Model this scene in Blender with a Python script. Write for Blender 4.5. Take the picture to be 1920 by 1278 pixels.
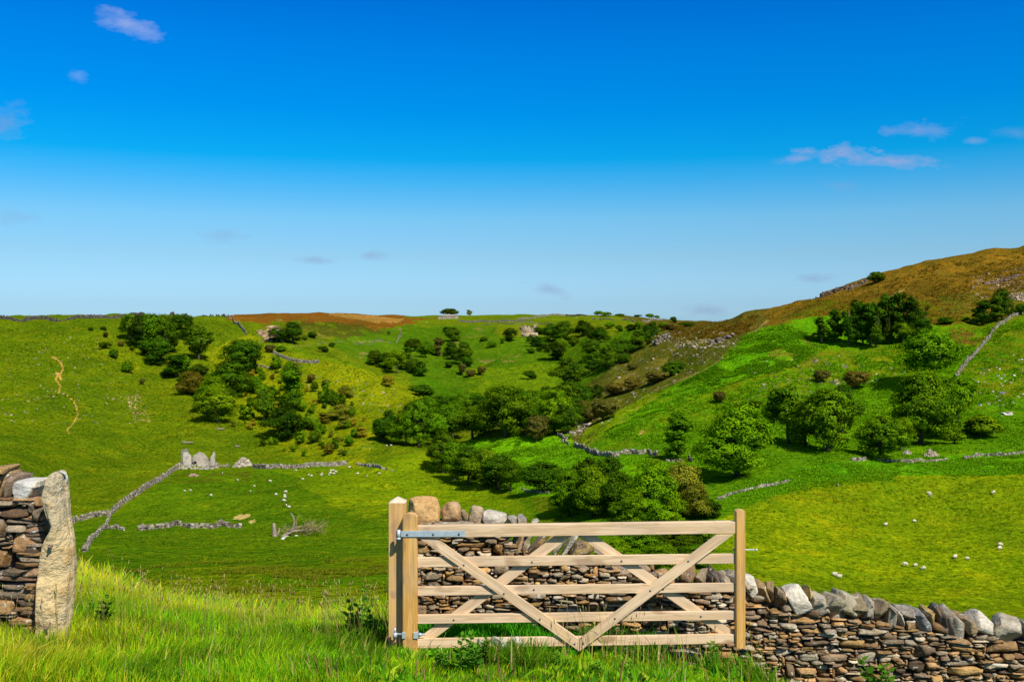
import bpy, math, random
import numpy as np
R = math.radians
scene = bpy.context.scene
for o in list(bpy.data.objects): bpy.data.objects.remove(o)
COL = scene.collection

# ------------------------------------------------------------------ camera
F = 1867.0                      # focal length in photograph pixels
HZ = 600.0                      # row of the true horizon in the photograph
cam_d = bpy.data.cameras.new("camera"); cam = bpy.data.objects.new("camera", cam_d); COL.objects.link(cam)
cam_d.sensor_width = 36; cam_d.lens = 36*F/1920; cam_d.shift_y = -(639-HZ)/1920
cam_d.clip_start = 0.1; cam_d.clip_end = 20000
cam.location = (0, 0, 0); cam.rotation_euler = (R(90), 0, 0)
scene.camera = cam

# ------------------------------------------------------------------ sun, sky, exposure
SUN_EL, SUN_AZ = 49.0, 147.0     # azimuth clockwise from the view direction (+Y): behind and to the right
sd = bpy.data.lights.new("sun", 'SUN'); sun = bpy.data.objects.new("sun", sd); COL.objects.link(sun)
sd.energy = 5.0; sd.angle = R(0.5); sd.color = (1.0, 0.96, 0.88)
_s = (math.sin(R(SUN_AZ))*math.cos(R(SUN_EL)), math.cos(R(SUN_AZ))*math.cos(R(SUN_EL)), math.sin(R(SUN_EL)))
from mathutils import Vector, Matrix, Euler
sun.rotation_euler = Vector(_s).to_track_quat('Z', 'Y').to_euler()
scene.view_settings.view_transform = 'Standard'; scene.view_settings.look = 'None'
scene.view_settings.exposure = 0.25; scene.view_settings.gamma = 1.0

def nd(nt, typ, **kw):
    n = nt.nodes.new(typ)
    for k, v in kw.items(): setattr(n, k, v)
    return n
def mth(nt, op, a, b=None, c=None, clamp=False):
    n = nt.nodes.new('ShaderNodeMath'); n.operation = op; n.use_clamp = clamp
    for i, v in enumerate((a, b, c)):
        if v is None: continue
        if isinstance(v, (int, float)): n.inputs[i].default_value = v
        else: nt.links.new(v, n.inputs[i])
    return n.outputs[0]
def mixc(nt, fac, a, b, mode='MIX'):
    n = nt.nodes.new('ShaderNodeMix'); n.data_type = 'RGBA'; n.blend_type = mode; n.clamp_factor = True
    for i, v in ((0, fac), (6, a), (7, b)):
        if isinstance(v, (int, float)): n.inputs[i].default_value = v
        elif isinstance(v, tuple): n.inputs[i].default_value = (*v[:3], 1)
        else: nt.links.new(v, n.inputs[i])
    return n.outputs[2]
def ramp(nt, fac, stops):
    n = nt.nodes.new('ShaderNodeValToRGB')
    e = n.color_ramp.elements
    while len(e) < len(stops): e.new(0.5)
    for i, (p, c) in enumerate(stops):
        e[i].position = p; e[i].color = (*c, 1) if isinstance(c, tuple) else (c, c, c, 1)
    if fac is not None: nt.links.new(fac, n.inputs[0])
    return n.outputs[0]

w = bpy.data.worlds.new("World"); scene.world = w; w.use_nodes = True
nt = w.node_tree; nt.nodes.clear()
sky = nd(nt, 'ShaderNodeTexSky', sky_type='NISHITA', sun_disc=False, sun_elevation=R(SUN_EL), sun_rotation=R(SUN_AZ))
sky.air_density = 1.0; sky.dust_density = 0.6; sky.ozone_density = 1.5
tc = nd(nt, 'ShaderNodeTexCoord'); sep = nd(nt, 'ShaderNodeSeparateXYZ'); nt.links.new(tc.outputs['Generated'], sep.inputs[0])
hyp = mth(nt, 'SQRT', mth(nt, 'ADD', mth(nt, 'POWER', sep.outputs[0], 2.0), mth(nt, 'POWER', sep.outputs[1], 2.0)))
elev = mth(nt, 'DIVIDE', sep.outputs[2], mth(nt, 'MAXIMUM', hyp, 0.001))     # tangent of the elevation
SKYR = [(0.003, (.695, 1.186, 1.892)), (.046, (.574, .975, 1.65)), (.184, (.51, .85, 1.22)), (.291, (.416, .886, 1.227)), (.398, (.14, .82, 1.278)), (.459, (.012, .779, 1.282)), (.597, (0, .688, 1.374)), (.765, (0, .64, 1.426)), (.918, (0, .549, 1.401)), (1.2, (.55, .85, 1.2)), (1.5, (.9, 1.0, 1.1))]
#SKYR#
EXF = 2**-0.25*1.06
tint = ramp(nt, mth(nt, 'MULTIPLY', elev, 1/0.6), [(p*0.35/0.6, tuple(v/2.0*EXF for v in c)) for p, c in SKYR])
skyc = mixc(nt, 1.0, mixc(nt, 1.0, sky.outputs[0], tint, 'MULTIPLY'), (2.0, 2.0, 2.0), 'MULTIPLY')
# thin clouds far out in the sky, by direction
ysafe = mth(nt, 'MAXIMUM', sep.outputs[1], 0.01)
u = mth(nt, 'DIVIDE', sep.outputs[0], ysafe); v = mth(nt, 'DIVIDE', sep.outputs[2], ysafe)
cmb = nd(nt, 'ShaderNodeCombineXYZ'); nt.links.new(u, cmb.inputs[0]); nt.links.new(mth(nt, 'MULTIPLY', v, 2.2), cmb.inputs[1])
nz = nd(nt, 'ShaderNodeTexNoise'); nz.inputs['Scale'].default_value = 34; nz.inputs['Detail'].default_value = 6; nz.inputs['Roughness'].default_value = 0.62
nt.links.new(cmb.outputs[0], nz.inputs[0])
CL = [(248, 48, 62, 20, 24, 0.5, 0), (205, 36, 30, 18, 10, .35, 0), (8, 228, 42, 32, -10, 0.45, 1), (35, 405, 38, 16, 0, 0.28, 1), (410, 441, 48, 13, 5, 0.42, 1), (583, 487, 42, 8, 0, .5, 1),
      (697, 479, 32, 9, 0, .5, 1), (1030, 543, 40, 12, 12, .5, 1), (1585, 290, 80, 15, 3, 0.6, 2), (1680, 303, 95, 12, 5, 0.5, 2), (1500, 297, 50, 8, -4, .3, 2), (1720, 244, 70, 15, -4, 0.27, 2),
      (1825, 264, 24, 7, 0, .2, 2), (1325, 583, 52, 14, 0, 0.5, 1), (1525, 522, 46, 9, -3, .5, 1), (147, 143, 20, 12, 20, .22, 0), (1570, 350, 40, 9, 5, .22, 1), (1905, 250, 50, 12, 0, .22, 1)]
acc = {0: None, 1: None, 2: None}
for (cx, cy, rx, ry, ang, st, kind) in CL:
    uu = mth(nt, 'SUBTRACT', u, (cx-960)/F); vv = mth(nt, 'SUBTRACT', v, (HZ-cy)/F)
    ca, sa = math.cos(R(-ang)), math.sin(R(-ang))
    a = mth(nt, 'DIVIDE', mth(nt, 'ADD', mth(nt, 'MULTIPLY', uu, ca), mth(nt, 'MULTIPLY', vv, sa)), rx*1.25/F)
    b = mth(nt, 'DIVIDE', mth(nt, 'SUBTRACT', mth(nt, 'MULTIPLY', vv, ca), mth(nt, 'MULTIPLY', uu, sa)), ry*1.35/F)
    d = mth(nt, 'ADD', mth(nt, 'MULTIPLY', a, a), mth(nt, 'MULTIPLY', b, b))
    e = mth(nt, 'SUBTRACT', 1.0, mth(nt, 'SQRT', d))
    e = mth(nt, 'ADD', e, mth(nt, 'MULTIPLY', mth(nt, 'SUBTRACT', nz.outputs[0], 0.54), 2.6))
    e = mth(nt, 'MULTIPLY', mth(nt, 'MULTIPLY', e, 0.9, clamp=True), st)
    acc[kind] = e if acc[kind] is None else mth(nt, 'MAXIMUM', acc[kind], e)
front = mth(nt, 'GREATER_THAN', sep.outputs[1], 0.05)
CLC = {0: (4.4, 4.7, 6.6), 1: (2.3, 3.0, 4.8), 2: (5.2, 3.7, 5.4)}
for k in (0, 1, 2):
    skyc = mixc(nt, mth(nt, 'MULTIPLY', acc[k], front), skyc, CLC[k])
bg = nd(nt, 'ShaderNodeBackground'); bg.inputs[1].default_value = 0.10
nt.links.new(skyc, bg.inputs[0]); wo = nd(nt, 'ShaderNodeOutputWorld'); nt.links.new(bg.outputs[0], wo.inputs[0])

# ------------------------------------------------------------------ helpers
rng = np.random.default_rng(7); random.seed(7)
_T = np.random.default_rng(3).random((256, 256))
def vnoise(x, y):
    x = np.asarray(x, float); y = np.asarray(y, float)
    xi = np.floor(x).astype(int); yi = np.floor(y).astype(int); fx = x-xi; fy = y-yi
    fx = fx*fx*fx*(fx*(fx*6-15)+10); fy = fy*fy*fy*(fy*(fy*6-15)+10)
    a = _T[xi & 255, yi & 255]; b = _T[(xi+1) & 255, yi & 255]; c = _T[xi & 255, (yi+1) & 255]; d = _T[(xi+1) & 255, (yi+1) & 255]
    return (a*(1-fx)+b*fx)*(1-fy)+(c*(1-fx)+d*fx)*fy
def fbm(x, y, o=4, g=0.5):
    s = 0; a = 1; t = 0
    for i in range(o):
        s = s+a*(vnoise(x*2**i+17.3*i, y*2**i+5.1*i)-0.5); t += a; a *= g
    return s/t*2      # about -1..1
def set_attr(me, col):
    at = me.color_attributes.new('col', 'FLOAT_COLOR', 'POINT')
    c = np.ones((len(me.vertices), 4), np.float32); c[:, :3] = col
    at.data.foreach_set('color', c.ravel())
def mesh_np(name, V, faces, col=None, smooth=True):
    """faces: list of int arrays (n,3) / (n,4)"""
    me = bpy.data.meshes.new(name)
    V = np.asarray(V, np.float32); me.vertices.add(len(V)); me.vertices.foreach_set('co', V.ravel())
    faces = [np.asarray(f, np.int32) for f in faces if len(f)]
    nl = sum(f.size for f in faces); npoly = sum(len(f) for f in faces)
    me.loops.add(nl); me.polygons.add(npoly)
    me.loops.foreach_set('vertex_index', np.concatenate([f.ravel() for f in faces]))
    tot = np.concatenate([np.full(len(f), f.shape[1], np.int32) for f in faces])
    st = np.concatenate([[0], np.cumsum(tot)[:-1]]).astype(np.int32)
    me.polygons.foreach_set('loop_start', st); me.polygons.foreach_set('loop_total', tot)
    me.polygons.foreach_set('use_smooth', np.full(npoly, smooth, bool))
    if col is not None: set_attr(me, col)
    me.update(calc_edges=True); me.validate()
    return me
class MB:
    def __init__(s): s.V = []; s.F4 = []; s.F3 = []; s.C = []; s.n = 0
    def add(s, V, F4=(), F3=(), c=(1, 1, 1)):
        V = np.asarray(V, float); F4 = np.asarray(F4, int).reshape(-1, 4); F3 = np.asarray(F3, int).reshape(-1, 3)
        s.V.append(V); s.F4.append(F4+s.n); s.F3.append(F3+s.n); s.n += len(V)
        c = np.asarray(c, float); s.C.append(np.broadcast_to(c, (len(V), 3)))
    def mesh(s, name, smooth=True):
        return mesh_np(name, np.concatenate(s.V), [np.concatenate(s.F4), np.concatenate(s.F3)], np.concatenate(s.C), smooth)
def link(name, me, m=None, parent=None, loc=None, rot=None):
    if m is not None:
        me.materials.clear(); me.materials.append(m)
    o = bpy.data.objects.new(name, me); COL.objects.link(o)
    if parent is not None: o.parent = parent
    if loc is not None: o.location = loc
    if rot is not None: o.rotation_euler = rot
    return o
def empty(name, loc, rz=0, sc=1):
    o = bpy.data.objects.new(name, None); COL.objects.link(o); o.location = loc; o.rotation_euler = (0, 0, rz)
    o.scale = (sc, sc, sc) if not isinstance(sc, tuple) else sc; o.empty_display_size = 0.2
    return o
def tag(o, label=None, cat=None, group=None, kind=None):
    if label: o['label'] = label
    if cat: o['category'] = cat
    if group: o['group'] = group
    if kind: o['kind'] = kind
    return o
def copy_tree(o, parent=None):
    c = o.copy(); COL.objects.link(c); c.parent = parent
    for ch in o.children: copy_tree(ch, c)
    return c
ORD = ['first', 'second', 'third', 'fourth', 'fifth', 'sixth', 'seventh', 'eighth', 'ninth', 'tenth', 'eleventh', 'twelfth', 'thirteenth', 'fourteenth', 'fifteenth',
       'sixteenth', 'seventeenth', 'eighteenth', 'nineteenth', 'twentieth']
def ordn(i, n=None):
    if i == 0: return 'leftmost'
    if n and i == n-1: return 'rightmost'
    if i < 20: return ORD[i]
    tens = {2: 'twenty', 3: 'thirty', 4: 'forty', 5: 'fifty', 6: 'sixty', 7: 'seventy'}[(i+1)//10]
    return tens+'-'+ORD[(i+1) % 10-1] if (i+1) % 10 else {3: 'thirtieth', 4: 'fortieth', 5: 'fiftieth', 6: 'sixtieth', 7: 'seventieth'}[(i+1)//10]

def tube(mb, pts, rad, n=6, c=(1, 1, 1)):
    pts = np.asarray(pts, float); k = len(pts); rad = np.broadcast_to(rad, (k,))
    t = np.gradient(pts, axis=0); t /= np.linalg.norm(t, axis=1)[:, None]+1e-9
    up = np.array([0.13, 0.31, 0.94]); V = []
    for i in range(k):
        a = np.cross(t[i], up)
        if np.linalg.norm(a) < 0.05: a = np.cross(t[i], [1, 0, 0])
        a /= np.linalg.norm(a); b = np.cross(t[i], a)
        th = np.arange(n)*2*math.pi/n
        V.append(pts[i]+rad[i]*(np.cos(th)[:, None]*a+np.sin(th)[:, None]*b))
    V = np.concatenate(V); F = []
    for i in range(k-1):
        for j in range(n):
            F.append((i*n+j, i*n+(j+1) % n, (i+1)*n+(j+1) % n, (i+1)*n+j))
    base = len(V); V = np.vstack([V, pts[0], pts[-1]])
    T = [(base, (j+1) % n, j) for j in range(n)]+[(base+1, (k-1)*n+j, (k-1)*n+(j+1) % n) for j in range(n)]
    mb.add(V, F, T, c)

# rock template: a subdivided cube
def cube_grid(n):
    P = {}; V = []; F = []
    def vid(p):
        k = tuple(np.round(p, 5))
        if k not in P: P[k] = len(V); V.append(p)
        return P[k]
    g = np.linspace(-1, 1, n+1)
    for ax in range(3):
        for sgn in (-1, 1):
            for i in range(n):
                for j in range(n):
                    q = []
                    for (a, b) in ((i, j), (i+1, j), (i+1, j+1), (i, j+1)):
                        p = [0, 0, 0]; p[ax] = sgn; p[(ax+1) % 3] = g[a]; p[(ax+2) % 3] = g[b]; q.append(vid(tuple(p)))
                    F.append(q if sgn > 0 else q[::-1])
    return np.array(V, float), np.array(F)
CG = {n: cube_grid(n) for n in (1, 2, 3, 4, 6, 10)}
def rock(rg, size, n=4, rnd=0.25, cuts=5, rough=0.05, cutd=(0.72, 1.0), norm=True):
    """irregular stone, half sizes = size; returns verts, quads"""
    V, Fq = CG[n]; V = V.copy()
    L = np.linalg.norm(V, axis=1)[:, None]; S = V/L
    V = V*(1-rnd)+S*1.15*rnd
    for _ in range(cuts):
        nn = rg.normal(size=3); nn /= np.linalg.norm(nn); m = np.abs(nn).sum()*0.5+0.45
        d = rg.uniform(*cutd)*m; t = V@nn-d; t = np.clip(t, 0, None); V = V-t[:, None]*nn
    ph = rg.uniform(0, 6, (4, 3)); fr = rg.normal(size=(4, 3))*2.6
    for k in range(4):
        V = V+rough*np.sin(V@fr[k]+ph[k][0])[:, None]*rg.normal(size=3)*0.6
    V = V+rg.normal(size=V.shape)*rough*0.35
    if norm: V = V-(V.max(0)+V.min(0))/2; V = V/((V.max(0)-V.min(0))/2)*0.98
    return V*np.asarray(size), Fq
def rotm(ax, ang): return np.array(Matrix.Rotation(ang, 3, ax))

# ------------------------------------------------------------------ materials
def mat(name, rough=0.8, spec=0.3):
    m = bpy.data.materials.new(name); m.use_nodes = True; nt = m.node_tree
    b = nt.nodes['Principled BSDF']; b.inputs['Roughness'].default_value = rough; b.inputs['Specular IOR Level'].default_value = spec
    return m, nt, b
def attr(nt, name='col'):
    a = nd(nt, 'ShaderNodeAttribute'); a.attribute_name = name; return a.outputs['Color']
def noise(nt, scale, detail=4, rough=0.55, vec=None, stretch=None, out=0):
    n = nd(nt, 'ShaderNodeTexNoise'); n.inputs['Scale'].default_value = scale; n.inputs['Detail'].default_value = detail; n.inputs['Roughness'].default_value = rough
    if vec is None:
        t = nd(nt, 'ShaderNodeTexCoord'); vec = t.outputs['Object']
    if stretch:
        mp = nd(nt, 'ShaderNodeMapping'); mp.inputs['Scale'].default_value = stretch; nt.links.new(vec, mp.inputs[0]); vec = mp.outputs[0]
    nt.links.new(vec, n.inputs['Vector']); return n.outputs[out]
def bump(nt, b, h, strength, dist):
    n = nd(nt, 'ShaderNodeBump'); n.inputs['Strength'].default_value = strength; n.inputs['Distance'].default_value = dist
    nt.links.new(h, n.inputs['Height']); nt.links.new(n.outputs[0], b.inputs['Normal'])

def make_stone(name, lichen=0.75, sc=1.0, bs=0.7, dk=1.0):
    m, nt, b = mat(name, 0.9, 0.2)
    geo = nd(nt, 'ShaderNodeNewGeometry'); P = geo.outputs['Position']
    c = attr(nt)
    n1 = noise(nt, 9*sc, 5, 0.6, P); n2 = noise(nt, 40*sc, 4, 0.7, P)
    c = mixc(nt, ramp(nt, n1, [(0.35, 0.0), (0.7, 0.55*dk)]), c, (0.085, 0.05, 0.022))
    st = noise(nt, 5*sc, 3, 0.5, P)
    c = mixc(nt, mth(nt, 'MULTIPLY', ramp(nt, st, [(0.55, 0.0), (0.68, 0.8)]), 0.45*dk), c, (0.40, 0.19, 0.04))
    c = mixc(nt, 0.85, c, ramp(nt, n2, [(0.25, 0.42), (0.5, 0.95), (0.75, 1.35)]), 'MULTIPLY')
    li = noise(nt, 13*sc, 5, 0.68, P, (1.0, 1.0, 1.6))
    c = mixc(nt, ramp(nt, li, [(0.60, 0.0), (0.64, lichen)]), c, (0.62, 0.60, 0.52))
    nt.links.new(c, b.inputs['Base Color'])
    h = mth(nt, 'ADD', mth(nt, 'MULTIPLY', noise(nt, 22*sc, 6, 0.7, P, (1, 1, 2.6)), 1.0), mth(nt, 'MULTIPLY', n1, 1.2))
    bump(nt, b, h, bs, 0.03/sc)
    return m
M = {}
M['wall'] = make_stone('dry_stone')
M['pale'] = make_stone('pale_stone', 0.35, 0.8, 0.7, 0.45)
M['farstone'] = make_stone('far_stone', 0.35, 0.12, 0.4, 0.35)
def plain(name, c, rough=0.8, var=0.3, sc=6, bs=0.3, metal=0):
    m, nt, b = mat(name, rough, 0.3); n = noise(nt, sc, 4)
    c2 = mixc(nt, ramp(nt, n, [(0.3, 0.0), (0.7, 1.0)]), tuple(v*(1-var) for v in c), tuple(v*(1+var) for v in c))
    nt.links.new(c2, b.inputs['Base Color']); b.inputs['Metallic'].default_value = metal
    bump(nt, b, noise(nt, sc*4, 4), bs, 0.01); return m
def wood(name, a, d, knots=True, axis=0):
    m, nt, b = mat(name, 0.65, 0.25)
    oi = nd(nt, 'ShaderNodeObjectInfo'); t = nd(nt, 'ShaderNodeTexCoord')
    ad = nd(nt, 'ShaderNodeVectorMath', operation='ADD'); cb = nd(nt, 'ShaderNodeCombineXYZ')
    rr = mth(nt, 'MULTIPLY', oi.outputs['Random'], 37.0)
    for i in range(3): nt.links.new(rr, cb.inputs[i])
    nt.links.new(t.outputs['Object'], ad.inputs[0]); nt.links.new(cb.outputs[0], ad.inputs[1]); vec = ad.outputs[0]
    st = [14, 14, 14]; st[axis] = 0.9
    g = noise(nt, 1.6, 5, 0.6, vec, tuple(st))
    st2 = [60, 60, 60]; st2[axis] = 1.5
    g2 = noise(nt, 1.5, 3, 0.6, vec, tuple(st2))
    dis = mth(nt, 'MULTIPLY', g, 26.0); rings = mth(nt, 'SINE', dis)
    c = mixc(nt, ramp(nt, g, [(0.3, 0.0), (0.7, 1.0)]), a, d)
    c = mixc(nt, mth(nt, 'MULTIPLY', ramp(nt, rings, [(0.2, 0.0), (1.0, 1.0)]), 0.42), c, tuple(v*0.6 for v in d))
    c = mixc(nt, 0.5, c, ramp(nt, g2, [(0.3, 0.7), (0.7, 1.1)]), 'MULTIPLY')
    # weathered grey-brown streaks and knots
    k = noise(nt, 3.3, 2, 0.5, vec, (1.0 if axis == 0 else 2.4, 2.4, 1.0 if axis == 2 else 2.4))
    c = mixc(nt, ramp(nt, k, [(0.62, 0.0), (0.70, 0.65)]), c, (0.30, 0.17, 0.08))
    bl = noise(nt, 1.7, 3, 0.5, vec)
    c = mixc(nt, mth(nt, 'MULTIPLY', ramp(nt, bl, [(0.45, 0.0), (0.7, 1.0)]), 0.42), c, (0.44, 0.33, 0.23))
    nt.links.new(c, b.inputs['Base Color']); bump(nt, b, g2, 0.35, 0.004); return m
M['rail'] = wood('planed_pine', (0.78, 0.57, 0.36), (0.66, 0.44, 0.23))
M['post'] = wood('treated_pine', (0.74, 0.44, 0.14), (0.60, 0.31, 0.06), axis=2)
M['posttop'] = plain('end_grain', (0.60, 0.48, 0.34), 0.8, 0.15, 30)
M['zinc'] = plain('galvanised_steel', (0.46, 0.53, 0.56), 0.45, 0.15, 20, 0.15, 0.35)
M['bolt'] = plain('bolt_steel', (0.16, 0.17, 0.18), 0.5, 0.2, 60, 0.2, 0.5)
M['fleece'] = plain('fleece', (0.56, 0.49, 0.36), 0.95, 0.15, 14, 0.6)
M['face'] = plain('sheep_face', (0.34, 0.30, 0.25), 0.9, 0.2, 10)
M['bark'] = plain('bark', (0.085, 0.065, 0.04), 0.95, 0.5, 3, 0.8)
M['deadwood'] = plain('bleached_wood', (0.25, 0.195, 0.14), 0.95, 0.4, 2, 0.6)
M['twig'] = plain('dry_twigs', (0.30, 0.23, 0.10), 0.95, 0.3, 2, 0.3)
M['slate'] = plain('stone_slates', (0.30, 0.24, 0.20), 0.9, 0.3, 0.8, 0.3)
M['dark'] = plain('dark_opening', (0.02, 0.017, 0.014), 0.9, 0.3, 3)
def leafmat(name, a, d, tr=0.25, var=0.5):
    m = bpy.data.materials.new(name); m.use_nodes = True; nt = m.node_tree; nt.nodes.clear()
    oi = nd(nt, 'ShaderNodeObjectInfo'); at = attr(nt)
    sp = nd(nt, 'ShaderNodeSeparateColor'); nt.links.new(at, sp.inputs[0])
    c = mixc(nt, sp.outputs[0], a, d)
    c = mixc(nt, 1.0, c, ramp(nt, oi.outputs['Random'], [(0, (1-var*.6, 1-var, 1-var)), (0.5, (1.0, 1.0, 0.9)), (1, (1+var*1.4, 1+var*.35, 0.8))]), 'MULTIPLY')
    df = nd(nt, 'ShaderNodeBsdfDiffuse'); ts = nd(nt, 'ShaderNodeBsdfTranslucent'); gl = nd(nt, 'ShaderNodeBsdfGlossy'); gl.inputs['Roughness'].default_value = 0.5
    nt.links.new(c, df.inputs[0]); nt.links.new(mixc(nt, 1.0, c, (1.5, 1.35, 0.5), 'MULTIPLY'), ts.inputs[0])
    mx = nd(nt, 'ShaderNodeMixShader'); mx.inputs[0].default_value = tr; nt.links.new(df.outputs[0], mx.inputs[1]); nt.links.new(ts.outputs[0], mx.inputs[2])
    m2 = nd(nt, 'ShaderNodeMixShader'); m2.inputs[0].default_value = 0.002; nt.links.new(mx.outputs[0], m2.inputs[1]); nt.links.new(gl.outputs[0], m2.inputs[2])
    o = nd(nt, 'ShaderNodeOutputMaterial'); nt.links.new(m2.outputs[0], o.inputs[0]); return m
M['leaf'] = leafmat('broadleaf_foliage', (0.026, 0.088, 0.001), (0.115, 0.24, 0.003), .12)
M['ash'] = leafmat('ash_foliage', (0.034, 0.115, 0.001), (0.15, 0.31, 0.003), .14)
M['darkleaf'] = leafmat('dark_foliage', (0.015, 0.058, 0.002), (0.062, 0.145, 0.003), .10)
M['olive'] = leafmat('olive_foliage', (0.12, 0.15, 0.008), (0.26, 0.27, 0.02))
M['thorn'] = leafmat('thorn_foliage', (0.075, 0.075, 0.012), (0.15, 0.14, 0.02))
M['plant'] = leafmat('thistle_leaves', (0.05, 0.18, 0.01), (0.12, 0.32, 0.02))
def grassmat(name, tr=0.35):
    m = bpy.data.materials.new(name); m.use_nodes = True; nt = m.node_tree; nt.nodes.clear(); c = attr(nt)
    df = nd(nt, 'ShaderNodeBsdfDiffuse'); ts = nd(nt, 'ShaderNodeBsdfTranslucent'); nt.links.new(c, df.inputs[0]); nt.links.new(mixc(nt, 1.0, c, (1.3, 1.2, 0.5), 'MULTIPLY'), ts.inputs[0])
    mx = nd(nt, 'ShaderNodeMixShader'); mx.inputs[0].default_value = tr; nt.links.new(df.outputs[0], mx.inputs[1]); nt.links.new(ts.outputs[0], mx.inputs[2])
    o = nd(nt, 'ShaderNodeOutputMaterial'); nt.links.new(mx.outputs[0], o.inputs[0]); return m
M['blade'] = grassmat('grass_blades', 0.25); M['bracken'] = grassmat('bracken_fronds', 0.25)

# ------------------------------------------------------------------ terrain
# profile of the land in each direction: for columns (photo px) a list of (depth, row) the surface passes through
KN = {
 -350: [(1, None), (7.2, 1272), (8.9, 1200), (11.5, 1120), (45, 1140), (100, 1080), (160, 1010), (220, 950), (290, 890), (360, 825), (450, 750), (560, 660), (620, 620), (680, 598), (760, 592), (950, 596), (1500, 600), (4000, 600)],
 0:    [(1, None), (7.2, 1272), (8.9, 1200), (11.5, 1118), (45, 1150), (100, 1100), (160, 1040), (220, 975), (290, 912), (360, 850), (450, 770), (560, 675), (620, 630), (680, 602), (760, 596), (950, 598), (1500, 600), (4000, 600)],
 150:  [(1, None), (7.2, 1272), (8.9, 1205), (11.5, 1122), (45, 1160), (100, 1105), (160, 1050), (230, 1000), (300, 965), (370, 890), (450, 805), (560, 700), (630, 640), (690, 604), (780, 595), (950, 597), (1500, 600), (4000, 600)],
 300:  [(1, None), (7.2, 1274), (8.9, 1212), (11.5, 1162), (45, 1175), (100, 1105), (160, 1055), (235, 1000), (310, 938), (400, 875), (480, 805), (590, 705), (660, 640), (710, 604), (800, 593), (980, 594), (1500, 598), (4000, 600)],
 450:  [(1, None), (7.2, 1275), (8.9, 1216), (11.5, 1178), (45, 1185), (100, 1100), (160, 1052), (240, 1000), (330, 925), (430, 866), (510, 800), (600, 715), (680, 648), (740, 610), (820, 598), (1000, 598), (1350, 589), (4000, 600)],
 600:  [(1, None), (7.2, 1276), (8.9, 1220), (11.5, 1184), (45, 1190), (95, 1105), (160, 1050), (240, 1000), (330, 920), (430, 866), (500, 815), (590, 725), (670, 655), (760, 655), (880, 630), (1050, 606), (1350, 586), (4000, 600)],
 750:  [(1, None), (7.2, 1277), (8.9, 1222), (11.5, 1182), (45, 1195), (95, 1110), (160, 1055), (240, 1000), (330, 925), (420, 866), (480, 815), (540, 770), (600, 722), (700, 730), (850, 675), (1050, 628), (1450, 591), (4000, 600)],
 850:  [(1, None), (7.2, 1278), (8.9, 1224), (11.5, 1170), (45, 1215), (95, 1130), (160, 1070), (230, 1010), (310, 950), (390, 885), (450, 845), (510, 805), (570, 770), (650, 745), (830, 695), (1050, 640), (1500, 591), (4000, 600)],
 950:  [(1, None), (7.2, 1279), (8.9, 1226), (11.5, 1185), (45, 1235), (95, 1150), (150, 1080), (220, 1020), (290, 960), (370, 888), (430, 840), (490, 800), (550, 775), (640, 735), (800, 700), (1050, 642), (1500, 590), (4000, 600)],
 1050: [(1, None), (7.2, 1280), (8.9, 1230), (11.5, 1200), (45, 1250), (95, 1160), (150, 1090), (210, 1030), (270, 965), (350, 880), (410, 838), (470, 805), (530, 785), (640, 735), (800, 695), (1050, 642), (1500, 589), (4000, 600)],
 1150: [(1, None), (7.2, 1282), (8.9, 1236), (11.5, 1215), (45, 1270), (95, 1180), (150, 1100), (195, 1055), (240, 985), (310, 890), (370, 845), (420, 800), (455, 772), (520, 764), (620, 715), (720, 672), (1550, 591), (4000, 600)],
 1250: [(1, None), (7.2, 1285), (8.9, 1244), (11.5, 1240), (45, 1290), (95, 1200), (150, 1115), (190, 1065), (230, 1000), (290, 905), (350, 852), (420, 785), (480, 728), (530, 718), (620, 672), (730, 625), (1500, 600), (4000, 600)],
 1350: [(1, None), (7.2, 1300), (8.9, 1262), (11.5, 1280), (45, 1310), (95, 1215), (150, 1125), (190, 1070), (230, 985), (275, 922), (330, 868), (400, 790), (480, 705), (540, 655), (620, 625), (740, 597), (1100, 612), (4000, 603)],
 1450: [(1, None), (7.2, 1320), (8.9, 1290), (11.5, 1320), (45, 1330), (95, 1225), (150, 1140), (195, 1070), (235, 980), (280, 905), (340, 840), (410, 755), (480, 685), (550, 632), (630, 600), (740, 574), (1000, 592), (4000, 603)],
 1600: [(1, None), (7.2, 1355), (8.9, 1340), (11.5, 1380), (45, 1350), (95, 1240), (150, 1160), (200, 1080), (245, 985), (290, 890), (350, 830), (420, 755), (490, 685), (570, 622), (660, 570), (770, 531), (1000, 560), (4000, 603)],
 1750: [(1, None), (7.2, 1385), (8.9, 1375), (11.5, 1420), (45, 1365), (95, 1250), (150, 1165), (200, 1090), (250, 985), (290, 895), (350, 825), (420, 735), (490, 660), (570, 598), (660, 542), (790, 494), (1000, 516), (4000, 603)],
 1920: [(1, None), (7.2, 1420), (8.9, 1425), (11.5, 1470), (45, 1380), (95, 1260), (150, 1170), (200, 1095), (250, 985), (290, 890), (350, 820), (420, 722), (490, 645), (570, 580), (670, 517), (830, 461), (1020, 470), (4000, 603)],
 2270: [(1, None), (7.2, 1450), (8.9, 1460), (11.5, 1500), (45, 1390), (95, 1260), (150, 1160), (200, 1080), (250, 970), (290, 870), (350, 790), (420, 690), (490, 605), (570, 540), (670, 472), (850, 400), (1050, 400), (4000, 603)],
}
PX = np.array(sorted(KN)); K = len(KN[0])
DY = np.array([[KN[p][k][0] for k in range(K)] for p in PX], float)
DZ = np.array([[-1.6 if KN[p][k][1] is None else (HZ-KN[p][k][1])/F*KN[p][k][0] for k in range(K)] for p in PX], float)
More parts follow.
